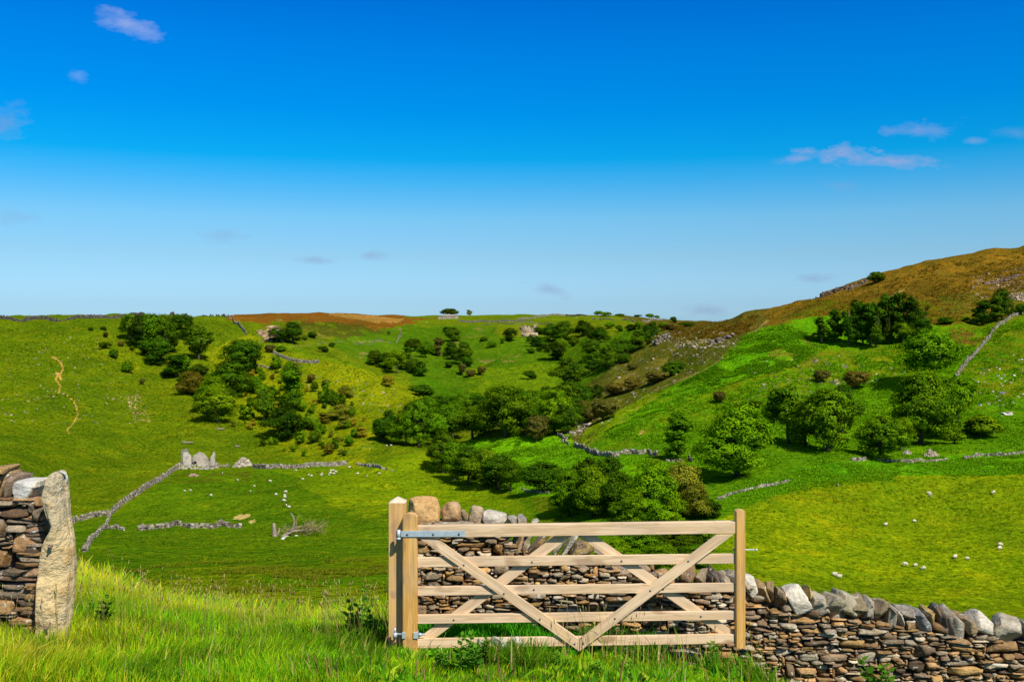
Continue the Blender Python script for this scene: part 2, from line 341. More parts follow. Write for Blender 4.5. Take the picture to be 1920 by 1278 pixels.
def pchip(x, y, xs):
    h = np.diff(x); d = np.diff(y)/h; m = np.zeros_like(y)
    for i in range(1, len(x)-1):
        if d[i-1]*d[i] > 0:
            w1 = 2*h[i]+h[i-1]; w2 = h[i]+2*h[i-1]; m[i] = (w1+w2)/(w1/d[i-1]+w2/d[i])
    m[0] = d[0]; m[-1] = d[-1]
    i = np.clip(np.searchsorted(x, xs)-1, 0, len(x)-2); t = (xs-x[i])/h[i]
    return y[i]*(1+2*t)*(1-t)**2+h[i]*m[i]*t*(1-t)**2+y[i+1]*t*t*(3-2*t)+h[i]*m[i+1]*t*t*(t-1)
NPX, NLD = 400, 900
GX = np.linspace(-350, 2270, NPX); LD0, LD1 = math.log(1.0), math.log(4000.0); GL = np.linspace(LD0, LD1, NLD)
cy = np.array([pchip(PX, np.log(DY[:, k]), GX) for k in range(K)]); cz = np.array([pchip(PX, DZ[:, k], GX) for k in range(K)])
TZ = np.array([pchip(np.exp(cy[:, i]), cz[:, i], np.exp(GL)) for i in range(NPX)])   # [px, ld]
for _ in range(3): TZ[1:-1, :] = (TZ[:-2, :]+2*TZ[1:-1, :]+TZ[2:, :])/4
def smooth01(a, b, x): t = np.clip((x-a)/(b-a), 0, 1); return t*t*(3-2*t)
def height(x, y):
    x = np.asarray(x, float); y = np.asarray(y, float)
    az = np.clip(np.arctan2(x, y), -R(35), R(35)); r = np.hypot(x, y)
    D = np.clip(r*np.cos(az), 1.0, 3999.0); px = 960+F*np.tan(az)
    fi = np.clip((px+350)/2620*(NPX-1), 0, NPX-1.001); fj = np.clip((np.log(D)-LD0)/(LD1-LD0)*(NLD-1), 0, NLD-1.001)
    i = fi.astype(int); j = fj.astype(int); a = fi-i; b = fj-j
    z = (TZ[i, j]*(1-a)+TZ[i+1, j]*a)*(1-b)+(TZ[i, j+1]*(1-a)+TZ[i+1, j+1]*a)*b
    m = smooth01(14, 90, D); m2 = smooth01(90, 350, D); far = 1-0.6*smooth01(1000, 1500, D)
    z = z+m*0.6*fbm(x/28, y/28, 4)+m2*far*2.9*fbm(x/75+9, y/75+4, 3)+m2*far*1.3*fbm(x/17+3, y/17, 3)+m*.22*fbm(x/5, y/5, 2)*far
    rg = 1-np.abs(fbm(x/60+31, y/60+12, 3))*2.2        # gully folds on the valley sides
    rg2 = 1-np.abs(fbm(x/38+71, y/52+5, 3))*2.4
    z = z-m2*far*1.5*np.clip(rg2, -1, 1)*smooth01(300, 430, D)*(1-smooth01(640, 720, D))
    z = z+m2*far*(2.2+1.8*smooth01(520, 700, D))*np.clip(rg, -1, 1)*smooth01(330, 500, D)*-1
    z = z+(1-m)*0.05*fbm(x/1.3, y/1.3, 3)
    return z
_DM = np.exp(np.linspace(math.log(14), math.log(3500), 6000))
def at(px, py, dmin=14.0):
    """first point of the land seen along the line of sight through a place of the photograph"""
    u = (px-960)/F; v = (HZ-py)/F; D = _DM[_DM >= dmin]
    hz = height(u*D, D); hit = np.nonzero(hz >= v*D)[0]
    i = hit[0] if len(hit) else int(np.argmin(v*D-hz+(D < 60)*1e3))
    d = D[i]; return Vector((u*d, d, float(hz[i])))
# terrain mesh
def build_terrain():
    fine = np.arctan((np.linspace(-120, 2040, 1000)-960)/F)
    lo, hi = fine[0], fine[-1]
    left = -math.pi+(lo+math.pi)*(1-(1-np.linspace(0, 1, 60, endpoint=False))**1.6)
    right = hi+(math.pi-hi)*(np.linspace(0, 1, 61)[1:])**1.6
    az = np.concatenate([left, fine, right[:-1]]); nc = len(az)
    Dr = np.concatenate([np.exp(np.linspace(math.log(0.6), math.log(14), 60, endpoint=False)), np.exp(np.linspace(math.log(14), math.log(90), 110, endpoint=False)),
                         np.exp(np.linspace(math.log(90), math.log(1000), 720, endpoint=False)), np.exp(np.linspace(math.log(1000), math.log(3900), 130))])
    nr = len(Dr)
    A, D = np.meshgrid(az, Dr, indexing='ij'); r = D/np.cos(np.clip(A, -R(35), R(35)))
    X = r*np.sin(A); Y = r*np.cos(A); Z = height(X, Y)
    V = np.stack([X, Y, Z], -1).reshape(-1, 3); V = np.vstack([V, [[0, 0, -1.6]]]); c0 = len(V)-1
    i = np.arange(nc); j = np.arange(nr-1); I, J = np.meshgrid(i, j, indexing='ij'); I2 = (I+1) % nc
    Q = np.stack([I*nr+J, I2*nr+J, I2*nr+J+1, I*nr+J+1], -1).reshape(-1, 4)
    T = np.stack([np.full(nc, c0), ((i+1) % nc)*nr, i*nr], -1)
    cols = np.vstack([ground_colour(V[:-1, 0], V[:-1, 1], V[:-1, 2]), [[.08, .15, .01]]])
    me = mesh_np('terrain', V, [Q, T], cols); return me

def inpoly(px, py, poly):
    ins = np.zeros(px.shape, bool); n = len(poly); xs = [p[0] for p in poly]; ys = [p[1] for p in poly]
    bb = (px > min(xs)) & (px < max(xs)) & (py > min(ys)) & (py < max(ys)); idx = np.nonzero(bb)[0]; x = px[idx]; y = py[idx]; r = np.zeros(len(idx), bool)
    for k in range(n):
        x1, y1 = poly[k]; x2, y2 = poly[(k+1) % n]
        if y1 == y2: continue
        c = ((y1 > y) != (y2 > y)) & (x < (x2-x1)*(y-y1)/(y2-y1)+x1); r ^= c
    ins[idx] = r; return ins
# land cover: outline of each patch as it lies on the hillsides, colour, edge wander, how solid
PAST = (0.115, 0.155, 0.004)
Z_ = []
def zone(poly, c, jit=8, solid=1.0): Z_.append((poly, c, jit, solid))
YG = (0.150, 0.225, 0.005); GR = (0.080, 0.160, 0.003); BR = (0.045, 0.215, 0.006); OL = (0.15, 0.17, 0.008); MOOR = (0.175, 0.102, 0.008)
zone([(-400, 500), (800, 500), (800, 1100), (-400, 1100)], (0.098, 0.152, 0.003), 0)
zone([(-100, 590), (430, 590), (520, 665), (420, 640), (200, 622), (-100, 640)], (0.085, 0.135, 0.007), 14, .6)
zone([(130, 640), (250, 640), (330, 720), (420, 820), (380, 830), (260, 760), (200, 700)], (0.125, 0.165, 0.006), 22, .5)
zone([(380, 660), (480, 625), (613, 650), (730, 690), (830, 765), (700, 800), (680, 870), (560, 870), (450, 790), (420, 720)], (0.185, 0.215, 0.007), 14, .75)
zone([(480, 625), (613, 650), (730, 690), (700, 700), (600, 672), (500, 650)], (0.12, 0.20, 0.008), 10, .7)
zone([(-400, 1100), (-400, 880), (130, 985), (215, 965), (335, 880), (440, 880), (800, 870), (1000, 930), (1060, 1120), (800, 1150)], GR, 6)
zone([(470, 880), (650, 872), (800, 850), (980, 935), (1000, 960), (860, 960), (700, 945), (620, 935), (560, 900)], YG, 12, .85)
zone([(600, 930), (720, 935), (820, 965), (760, 985), (650, 965)], (0.18, 0.24, .006), 14, .6)
zone([(130, 1085), (760, 1040), (760, 1110), (130, 1130)], (0.15, 0.20, .006), 16, .75)
zone([(480, 1080), (730, 1070), (730, 1100), (480, 1105)], (0.075, 0.19, .006), 8, .6)
zone([(330, 880), (470, 885), (460, 900), (300, 910)], (0.10, 0.11, .012), 8, .5)
# plateau and middle valley
zone([(560, 575), (1300, 575), (1300, 660), (1000, 700), (760, 720), (560, 650)], (0.115, 0.165, 0.008), 8)
zone([(760, 610), (1260, 615), (1180, 720), (1050, 790), (860, 800), (760, 700), (620, 650), (640, 630)], (0.06, 0.14, 0.007), 10, .8)
zone([(880, 690), (1060, 680), (1040, 735), (900, 740), (870, 715)], (0.12, 0.195, .007), 12, .7)
zone([(780, 700), (900, 740), (1000, 745), (1000, 790), (860, 790)], (0.065, 0.16, .006), 8, .7)
zone([(930, 610), (1200, 605), (1140, 630), (930, 632)], (0.13, 0.165, .008), 6, .8)
zone([(420, 575), (760, 575), (760, 596), (830, 598), (760, 608), (700, 618), (620, 604), (560, 602), (490, 606), (430, 598)], (0.22, 0.078, 0.009), 8, .85)
zone([(600, 586), (700, 590), (760, 600), (740, 606), (660, 598)], (0.38, 0.19, 0.035), 3, .9)
zone([(550, 606), (640, 605), (710, 614), (720, 626), (600, 632), (540, 618)], (0.075, 0.07, 0.007), 12, .7)
zone([(480, 606), (600, 618), (620, 640), (500, 640)], (0.10, 0.12, .010), 8, .6)
for p in [(610, 633, 16, 8), (595, 628, 12, 6), (885, 632, 18, 8), (850, 640, 10, 5), (905, 617, 14, 5), (983, 620, 16, 9), (1000, 628, 9, 8), (905, 675, 22, 6), (690, 665, 20, 5), (860, 655, 12, 5), (960, 672, 22, 6), (650, 672, 12, 4), (500, 632, 14, 8), (745, 618, 14, 4), (520, 600, 16, 3), (912, 695, 10, 3), (1180, 640, 14, 5)]:
    x, y, a, b = p; zone([(x+a*math.cos(t), y+b*math.sin(t)) for t in np.linspace(0, 6.28, 9)[:-1]], (0.26, 0.19, 0.04), 8, .45)
# right side
zone([(1060, 860), (1110, 790), (1200, 745), (1340, 680), (1400, 625), (1430, 400), (2300, 400), (2300, 1000), (1060, 1000)], (0.085, 0.20, 0.003), 6)
zone([(1240, 560), (1440, 560), (1500, 400), (2300, 400), (2300, 590), (1920, 585), (1850, 605), (1760, 612), (1690, 600), (1560, 592), (1480, 607), (1420, 612), (1380, 628), (1300, 650), (1240, 640)], MOOR, 8)
zone([(1500, 500), (2300, 440), (2300, 490), (1920, 500), (1760, 520), (1640, 545), (1560, 560)], (0.22, 0.12, 0.010), 14, .6)
zone([(1440, 615), (1500, 570), (1700, 560), (1760, 575), (2300, 520), (2300, 560), (1760, 612), (1560, 592)], (0.10, 0.12, .006), 16, .55)
zone([(1760, 560), (2300, 500), (2300, 550), (1760, 600)], (0.15, 0.14, .012), 10, .6)
zone([(1090, 800), (1110, 720), (1180, 655), (1240, 615), (1400, 585), (1440, 590), (1400, 640), (1340, 682), (1250, 728), (1190, 752), (1130, 800), (1080, 850), (1000, 850)], (0.105, 0.098, 0.010), 8, .85)
zone([(1110, 790), (1180, 720), (1300, 660), (1340, 685), (1190, 755), (1100, 830)], (0.085, 0.13, .008), 14, .5)
zone([(1060, 560), (1440, 560), (1430, 610), (1390, 625), (1300, 630), (1250, 625)], (0.11, 0.085, 0.010), 8, .8)
zone([(1125, 730), (1230, 665), (1260, 680), (1180, 740)], (0.17, 0.14, .016), 8, .7)
zone([(1130, 810), (1250, 735), (1345, 680), (1400, 625), (1480, 607), (1550, 650), (1480, 690), (1360, 720), (1250, 770), (1150, 820)], (0.08, 0.24, 0.004), 5)
zone([(1100, 800), (1220, 735), (1250, 740), (1160, 800), (1080, 850)], (0.15, 0.23, .008), 6, .7)
zone([(1480, 600), (1560, 592), (1700, 598), (1760, 612), (1740, 640), (1560, 650), (1530, 645)], (0.08, 0.23, 0.004), 5)
zone([(1440, 652), (1540, 655), (1540, 690), (1450, 690)], (0.17, 0.13, .012), 12, .6)
zone([(1540, 655), (1700, 640), (1740, 690), (1600, 715), (1460, 735), (1420, 700)], (0.14, 0.17, .010), 18, .6)
zone([(1330, 720), (1500, 690), (1520, 740), (1400, 780), (1250, 830), (1120, 845), (1180, 800)], (0.12, 0.18, .008), 22, .55)
zone([(1780, 610), (1920, 600), (2300, 660), (1800, 780), (1820, 680)], (0.13, 0.145, .010), 20, .6)
zone([(1780, 622), (1800, 615), (1860, 640), (1800, 655)], (0.19, 0.09, .012), 10, .6)
zone([(1340, 945), (1400, 905), (1530, 868), (1700, 862), (2300, 810), (2300, 860), (1600, 905), (1520, 915), (1400, 940)], (0.07, 0.22, 0.004), 5)
zone([(1300, 1000), (1400, 950), (1530, 900), (1640, 892), (2300, 885), (2300, 1400), (1060, 1400), (1150, 1060)], (0.160, 0.225, 0.0045), 6)
zone([(1500, 905), (1650, 900), (1620, 1000), (1480, 1060), (1420, 980)], (0.19, 0.232, 0.005), 34, .55)
zone([(1650, 1080), (1720, 1085), (1700, 1110), (1640, 1105)], (0.24, 0.19, 0.03), 10, .3)
zone([(860, 830), (950, 818), (1060, 810), (1100, 850), (1250, 860), (1300, 880), (1060, 930), (980, 930)], (0.11, 0.29, 0.004), 5)
zone([(1180, 860), (1240, 850), (1250, 880), (1180, 890)], (0.13, 0.15, .01), 8, .5)
zone([(860, 940), (1050, 960), (1400, 960), (1400, 1100), (860, 1100)], (0.09, 0.20, .006), 10, .5)
# worn earth
def path_zone(pts, wd, c, jit=1.5, solid=0.9):
    pts = np.array(pts, float); n = np.gradient(pts, axis=0); n = np.stack([-n[:, 1], n[:, 0]], 1); n /= np.linalg.norm(n, axis=1)[:, None]+1e-6
    a = pts+n*wd/2; b = pts-n*wd/2; zone([tuple(p) for p in a]+[tuple(p) for p in b[::-1]], c, jit, solid)
SAND = (0.62, 0.33, 0.07)
path_zone([(96, 668), (108, 674), (116, 682), (118, 694), (108, 704), (104, 712), (113, 722), (110, 738)], 2.8, SAND)
path_zone([(103, 700), (112, 702), (114, 712)], 4, SAND)
path_zone([(126, 740), (138, 750), (145, 765), (147, 778), (138, 793), (126, 806), (132, 815)], 2, SAND)
zone([(440, 968), (452, 963), (470, 963), (468, 969), (450, 974), (438, 973)], (0.80, 0.50, 0.15), 1)
zone([(467, 976), (478, 973), (480, 977), (470, 982)], (0.80, 0.50, 0.15), 1)
zone([(240, 745), (258, 750), (262, 785), (245, 780)], (0.26, 0.20, 0.05), 10, .4)
zone([(1195, 812), (1203, 805), (1208, 808), (1198, 818)], (0.45, 0.30, 0.06), 2, .8)
path_zone([(200, 957), (300, 945), (420, 925), (520, 905)], 3, (0.07, 0.18, 0.004), 3, .5)
path_zone([(560, 880), (620, 862), (680, 836), (700, 838)], 3, (0.13, 0.20, 0.05), 2, .5)
path_zone([(688, 800), (690, 838)], 4, (0.07, 0.19, 0.004), 2, .4)
path_zone([(1465, 607), (1490, 625), (1520, 645), (1535, 650)], 5, (0.10, 0.10, 0.01), 2, .9)
path_zone([(1462, 608), (1475, 595), (1500, 580)], 3, (0.10, 0.07, 0.01), 2, .8)
path_zone([(1660, 560), (1690, 545), (1705, 540)], 3, (0.35, 0.22, 0.06), 2, .8)
path_zone([(1225, 733), (1330, 690), (1400, 632), (1440, 600)], 3, (0.26, 0.19, 0.05), 2, .8)
path_zone([(500, 650), (560, 648), (640, 640), (730, 640)], 2.5, (0.2, 0.2, 0.05), 3, .5)
path_zone([(380, 630), (470, 690), (640, 760), (800, 850)], 3, (0.24, 0.25, 0.03), 5, .4)
path_zone([(1080, 850), (1150, 800), (1230, 742)], 5, (0.22, 0.23, 0.03), 3, .6)

def ground_colour(x, y, z):
    D = np.maximum(y, 1.0); px = 960+F*x/D; py = HZ-F*z/D
    px = np.where(y < 1, 5000, px)
    c = np.tile(np.array(PAST), (len(x), 1))
    w1 = fbm(x/22, y/22, 4); w2 = fbm(x/22+40, y/22+7, 4)
    hs = fbm(x/5.5, y/5.5+77, 3)*0.5+0.5+0.0
    m = y > 60
    idx = np.nonzero(m)[0]; X, Y2, A, B = px[idx], py[idx], w1[idx], w2[idx]; H = np.clip(hs[idx]*1.0, 0, 1)
    for poly, col, jit, solid in Z_:
        if col[1] > col[0] and col[0] > .03: col = (min(col[0]*1.15+.008, col[1]*1.02), col[1]*1.12, col[2]*.5)
        ii = inpoly(X+A*jit*1.6, Y2+B*jit*0.9, poly)
        k = smooth01(0, 1, np.clip((H-(1-solid))*5+0.5, 0, 1))*ii if solid < 1 else ii.astype(float)
        k = (k*(0.5+0.5*solid))[:, None]
        c[idx] = c[idx]*(1-k)+np.array(col)*k
    # foreground soil and thatch under the long grass
    n = ~m; c[n] = np.array([0.07, 0.12, 0.010])
    pv = fbm(x/45+60, y/45, 3); c = c*(1+0.20*pv[:, None]*np.array([1.3, 0.9, 1.0]))
    return np.clip(c, 0.003, 1)

def ground_mat():
    m, nt, b = mat('grassland', 1.0, 0.0); c = attr(nt)
    geo = nd(nt, 'ShaderNodeNewGeometry'); P = geo.outputs['Position']
    n1 = noise(nt, 0.09, 5, 0.62, P); n2 = noise(nt, 0.75, 5, 0.7, P, (1, 0.8, 1)); n3 = noise(nt, 2.6, 3, 0.7, P)
    c = mixc(nt, 1.0, c, ramp(nt, n1, [(0.3, (0.66, 0.80, 0.8)), (0.5, (0.95, 0.98, 1)), (0.7, (1.35, 1.13, 1.0))]), 'MULTIPLY')
    c = mixc(nt, 1.0, c, ramp(nt, n2, [(0.34, (0.20, 0.32, 0.4)), (0.43, (0.68, 0.78, 0.8)), (0.55, (0.98, 1.0, 1)), (0.70, (1.6, 1.36, 1.0))]), 'MULTIPLY')
    c = mixc(nt, 0.7, c, ramp(nt, n3, [(0.3, (0.6, 0.7, 0.6)), (0.5, (1.0, 1.0, 1.0)), (0.75, (1.35, 1.2, 1.0))]), 'MULTIPLY')
    nt.links.new(c, b.inputs['Base Color'])
    h = mth(nt, 'ADD', mth(nt, 'MULTIPLY', n2, 0.8), mth(nt, 'MULTIPLY', noise(nt, 0.22, 4, 0.6, P), 2.2))
    bump(nt, b, h, 0.95, 1.4)
    return m
M['ground'] = ground_mat()
ground = link('ground', build_terrain(), M['ground']); tag(ground, 'green grazed valley with moorland slopes and trodden earth', 'ground', kind='structure')

# ------------------------------------------------------------------ near things: stone walls
PAL = np.array([(0.34, 0.20, 0.085), (0.41, 0.245, 0.085), (0.32, 0.245, 0.15), (0.17, 0.115, 0.07), (0.40, 0.325, 0.215), (0.48, 0.40, 0.27), (0.26, 0.175, 0.10), (0.38, 0.21, 0.08)])
def wall_face(mb, rg, pts, z0f, z1f, ynorm, cell=(0.03, 0.028), wmax=11, hmax=3, wmin=2, depth=0.2, big=0.04, n=4, pal=PAL, rough=0.06, s_scale=None):
    """pack stones over the face of a wall. pts: function s->(x,y); stones stick out along ynorm"""
    L, fxy = pts; cw, ch = cell; NC = int(L/cw)
    zlo = min(z0f(s) for s in np.linspace(0, L, 30)); zhi = max(z1f(s) for s in np.linspace(0, L, 30)); NR = int((zhi-zlo)/ch)+1
    occ = np.zeros((NC, NR), bool); lab = -np.ones((NC+2, NR), int); nl = 0
    for i in range(NC):
        s = (i+0.5)*cw; a, b = z0f(s), z1f(s)
        for j in range(NR):
            z = zlo+(j+0.5)*ch
            if z < a-0.05 or z > b: occ[i, j] = True
    for j in range(NR):
        i = 0
        while i < NC:
            if occ[i, j]: i += 1; continue
            isb = rg.random() < big
            W = int(rg.integers(5, 12) if isb else np.clip(rg.gamma(2.6, 1.9), wmin, wmax)); H = int(rg.integers(4, 7)) if isb else int(rg.choice([1, 2, 2, 2, 3, hmax]))
            w0 = 0
            while w0 < W and i+w0 < NC and not occ[i+w0, j]: w0 += 1
            rem = 0
            while i+w0+rem < NC and rem < 2 and not occ[i+w0+rem, j]: rem += 1
            if rem == 1: w0 += 1
            if j > 0 and w0 > 2 and i+w0 < NC and lab[i+w0-1, j-1] != lab[i+w0, j-1] and lab[i+w0-1, j-1] >= 0:
                if w0 < W+2 and not occ[i+w0, j] and rg.random() < .6: w0 += 1
                elif w0 > 3: w0 -= 1
            h0 = 0
            while h0 < H and j+h0 < NR and not occ[i:i+w0, j+h0].any(): h0 += 1
            if not isb: h0 = min(h0, max(1, w0//2))
            occ[i:i+w0, j:j+h0] = True; lab[i:i+w0, j:j+h0] = nl; nl += 1
            w = w0*cw; h = h0*ch; s = (i+w0/2)*cw; zc = zlo+(j+h0/2)*ch
            d = depth*rg.uniform(0.8, 1.1); prot = rg.normal(0, 0.014)+(0.01 if isb else 0)
            V, Fq = rock(rg, (w/2*1.02, d/2, h/2*rg.uniform(0.94, 1.08)), n, 0.12, 8, rough, (0.62, 0.95))
            x0, y0 = fxy(max(s-0.05, 0)); x1, y1 = fxy(min(s+0.05, L)); ang = math.atan2(y1-y0, x1-x0)
            V = V@rotm('X', rg.normal(0, 0.06)).T; V = V@rotm('Y', rg.normal(0, 0.035)).T; V = V@rotm('Z', rg.normal(0, 0.05)+ang).T
            x, y = fxy(s); V = V+np.array([x+ynorm[0]*(prot-d/2), y+ynorm[1]*(prot-d/2), zc])
            c = pal[rg.integers(len(pal))]*rg.choice([.7, .9, 1.05, 1.25, 1.7])*rg.uniform(.85, 1.15)
            mb.add(V, Fq, (), c)
            i += w0
def stone_obj(name, rg, loc, size, rot, parent, m='wall', n=6, rnd=0.22, cuts=8, c=(0.25, 0.2, 0.14), rough=0.045, cutd=(0.62, 0.95)):
    V, Fq = rock(rg, size, n, rnd, cuts, rough, cutd); mb = MB(); mb.add(V, Fq, (), c)
    o = link(name, mb.mesh(name), M[m] if isinstance(m, str) else m, parent, loc, rot); return o
def pz(py, Y): return (HZ-py)/F*Y
def pxx(px, Y): return (px-960)/F*Y

# --- long wall running right, behind the open gate
WY = lambda x: 9.75-0.035*(x+0.95)           # front face depth as the wall goes right
XA, XB = pxx(772, 9.75), 7.4
top_tab = [(772, 985), (850, 985), (905, 992), (950, 1014), (1000, 1042), (1050, 1056), (1110, 1066), (1240, 1080), (1290, 1104), (1380, 1124), (1440, 1143), (1500, 1157), (1600, 1164), (1700, 1180), (1800, 1199), (1920, 1209), (2150, 1232), (2450, 1266)]
tX = np.array([pxx(p, WY(0)) for p, _ in top_tab]); tZ = np.array([pz(q, WY(pxx(p, 9.6))) for p, q in top_tab])
wall_top = lambda x: float(np.interp(x, tX, tZ))
L = XB-XA
right_wall = empty('dry_stone_wall', (0, 0, 0)); tag(right_wall, 'long brown dry stone wall running downhill behind the open wooden gate', 'stone wall')
rg = np.random.default_rng(11); mb = MB()
gz = lambda x, y: float(height(x, y))
wall_face(mb, rg, (L, lambda s: (XA+s, WY(XA+s))), lambda s: gz(XA+s, WY(XA+s))-0.03, lambda s: wall_top(XA+s), (0, -1), big=0.04, cell=(0.030, 0.021), wmin=4, wmax=15)
mb2 = MB()
wall_face(mb2, rg, (L, lambda s: (XA+s, WY(XA+s)+0.55)), lambda s: gz(XA+s, WY(XA+s)+0.5)-0.1, lambda s: wall_top(XA+s)-0.03, (0, 1), cell=(0.045, 0.05), big=0.02, n=2)
# hearting (fill of the wall)
hV = []; N = 60
for k in range(N+1):
    x = XA+0.06+(L-0.12)*k/N; y = WY(x)
    for (dy, zz) in ((0.11, gz(x, y)-0.3), (0.44, gz(x, y)-0.3), (0.42, wall_top(x)-0.07), (0.13, wall_top(x)-0.07)): hV.append((x, y+dy, zz))
hF = [(k*4+a, k*4+(a+1) % 4, k*4+4+(a+1) % 4, k*4+4+a) for k in range(N) for a in range(4)]+[(0, 3, 2, 1), (N*4, N*4+1, N*4+2, N*4+3)]
mb.add(hV, hF, (), (0.09, 0.065, 0.042))
# end of the wall, towards the gate post
wall_face(mb, rg, (0.5, lambda s: (XA-0.0, 9.75+0.5-s)), lambda s: gz(XA, 9.9)-0.05, lambda s: wall_top(XA), (-1, 0), big=0.15)
link('wall_face', mb.mesh('wall_face'), M['wall'], right_wall); link('wall_back', mb2.mesh('wall_back'), M['wall'], right_wall)
# cope stones set on edge, as seen along the top: centre, width, height (photo px), lean, colour
G1, G2, OC, WH, DK, BRN, BL = (0.42, 0.37, 0.27), (0.37, 0.325, 0.21), (0.46, 0.31, 0.10), (0.62, 0.55, 0.42), (0.12, 0.095, 0.07), (0.34, 0.22, 0.10), (0.27, 0.26, 0.25)
def z8(l, s=3.31, ox=1340, oy=1000): return [(ox+a/s, oy+b/s, w/s, h/s, r, c) for a, b, w, h, r, c in l]
cop = z8([(285, 360, 80, 120, -12, BRN), (338, 350, 58, 105, 0, (0.33, 0.24, 0.11)), (395, 392, 78, 115, 10, (.27, .2, .12)), (500, 388, 118, 150, -30, WH), (575, 372, 26, 100, 5, OC), (628, 428, 115, 118, 15, G1),
          (705, 435, 112, 155, 30, G2), (802, 432, 125, 130, 25, G2), (868, 442, 80, 105, 35, (.32, .26, .14)), (932, 458, 55, 130, 42, G1), (992, 462, 88, 135, 15, (.3, .23, .13)), (1063, 505, 62, 160, 0, G1),
          (1115, 502, 48, 105, -15, WH), (1152, 478, 85, 70, -20, (.36, .31, .24)), (1190, 535, 90, 60, -20, BRN), (1257, 538, 88, 158, -22, BL), (1317, 528, 60, 165, -15, OC), (1372, 528, 58, 180, -12, (.15, .13, .11)),
          (1465, 550, 108, 162, -5, G1), (1540, 548, 80, 90, -20, (.38, .27, .14)), (1638, 552, 135, 140, 30, WH), (1805, 582, 195, 150, -5, G1), (1905, 592, 75, 120, 0, BL), (1985, 610, 90, 130, 10, G2), (2080, 625, 100, 130, -10, BRN), (2180, 640, 100, 140, 15, G1), (2290, 660, 110, 130, 0, OC), (2400, 680, 100, 120, 0, G2)])
cop += z8([(770, 590, 115, 95, -10, (.30, .19, .10)), (862, 605, 65, 75, 0, (.34, .25, .15)), (905, 612, 36, 60, 15, DK), (938, 607, 42, 90, -20, DK), (975, 622, 35, 50, -20, DK), (1012, 622, 60, 60, -15, (.38, .30, .19)), (1055, 615, 72, 62, -20, (.36, .30, .22)), (1110, 640, 50, 60, -10, G1), (1168, 660, 80, 95, -15, WH)], 3.38, 1060, 900)
cop += z8([(880, 252, 66, 62, 10, (.34, .30, .22)), (940, 257, 66, 55, 5, (.33, .29, .22)), (1020, 272, 40, 22, 0, G1), (918, 388, 40, 105, 32, BRN), (970, 388, 46, 100, 28, (.25, .2, .13)), (1045, 402, 52, 165, 52, (.33, .25, .15)), (1120, 385, 40, 130, 50, OC), (1185, 400, 45, 150, 48, G2), (1240, 420, 36, 165, 40, WH), (1287, 428, 60, 118, 35, (.28, .2, .11)), (1352, 435, 74, 95, 35, OC), (1432, 455, 90, 55, 45, (.24, .19, .13)), (1500, 470, 80, 50, 30, BRN)], 3.38, 700, 900)
for (px, py, wd, hh, lean, c) in cop:
    Yc = WY(pxx(px, 9.6))+(0.17 if 900 < px < 1160 else 0.22); x = pxx(px, Yc); sc = Yc/F
    stone_obj('cope_stone', rg, (x, Yc, pz(py, Yc)), (wd*sc/2, 0.225*rg.uniform(.85, 1.1), hh*sc/2*1.04), (rg.normal(0, .05), R(lean)*.85, rg.normal(0, 0.12)), right_wall, 'wall' if c != WH else 'pale', n=10, rnd=.12, cuts=11, rough=.03, cutd=(.6, .9), c=np.array(c)*rg.uniform(.85, 1.15))
for k in range(26):      # small filling stones between and under the copes
    px = 1290+k*26+rg.uniform(-8, 8); Yc = WY(pxx(px, 9.6))+rg.uniform(0.08, 0.3); x = pxx(px, Yc); z = wall_top(x)+rg.uniform(0.0, 0.07)
    stone_obj('wedge_stone', rg, (x, Yc, z), (rg.uniform(.05, .10), .08, rg.uniform(.025, .05)), (0, rg.normal(0, .3), rg.uniform(0, 3)), right_wall, c=PAL[rg.integers(8)], n=3)
# flat slabs under the boulders, left end
for (px, py, wd, hh) in [(850, 982, 90, 9), (910, 984, 70, 8), (800, 985, 60, 10)]:
    Yc = 9.95; stone_obj('cope_stone', rg, (pxx(px, Yc), Yc, pz(py, Yc)), (wd*Yc/F/2, .28, hh*Yc/F/2*1.4), (0, 0, 0), right_wall, c=(.34, .28, .2))
# loose boulders resting on the wall
B_ = [(796, 955, 61, 52, (0.60, 0.36, 0.14), 'largest ochre boulder on the wall top beside the wooden gate post', -5), (845.5, 960.7, 39, 40, (0.50, 0.31, 0.14), 'rounded tan boulder, second from the gate post on the wall top', 0),
      (871, 966, 14, 24, (0.30, 0.22, 0.12), 'small thin brown stone wedged behind the rounded boulder on the wall', -25), (893, 964.5, 28, 34, (0.45, 0.33, 0.2), 'knobbly cream and brown stone standing upright on the wall top', 12), (927, 970.5, 49, 25, (0.52, 0.46, 0.36), 'low pale grey boulder lying above the top rail of the gate', 4)]
for (px, py, wd, hh, c, lab, tl) in B_:
    Yc = 9.98; sc = Yc/F
    o = stone_obj('boulder', rg, (pxx(px, Yc), Yc, pz(py, Yc)), (wd*sc/2*1.02, wd*sc/2*(1.0 if wd > 20 else .8), hh*sc/2*1.04), (0, R(tl), rg.uniform(-.2, .2)), None, 'pale', 10, 0.50, 10, c, 0.04, (0.66, 0.95))
    tag(o, lab, 'boulder', 'loose boulders on the wall by the gate')

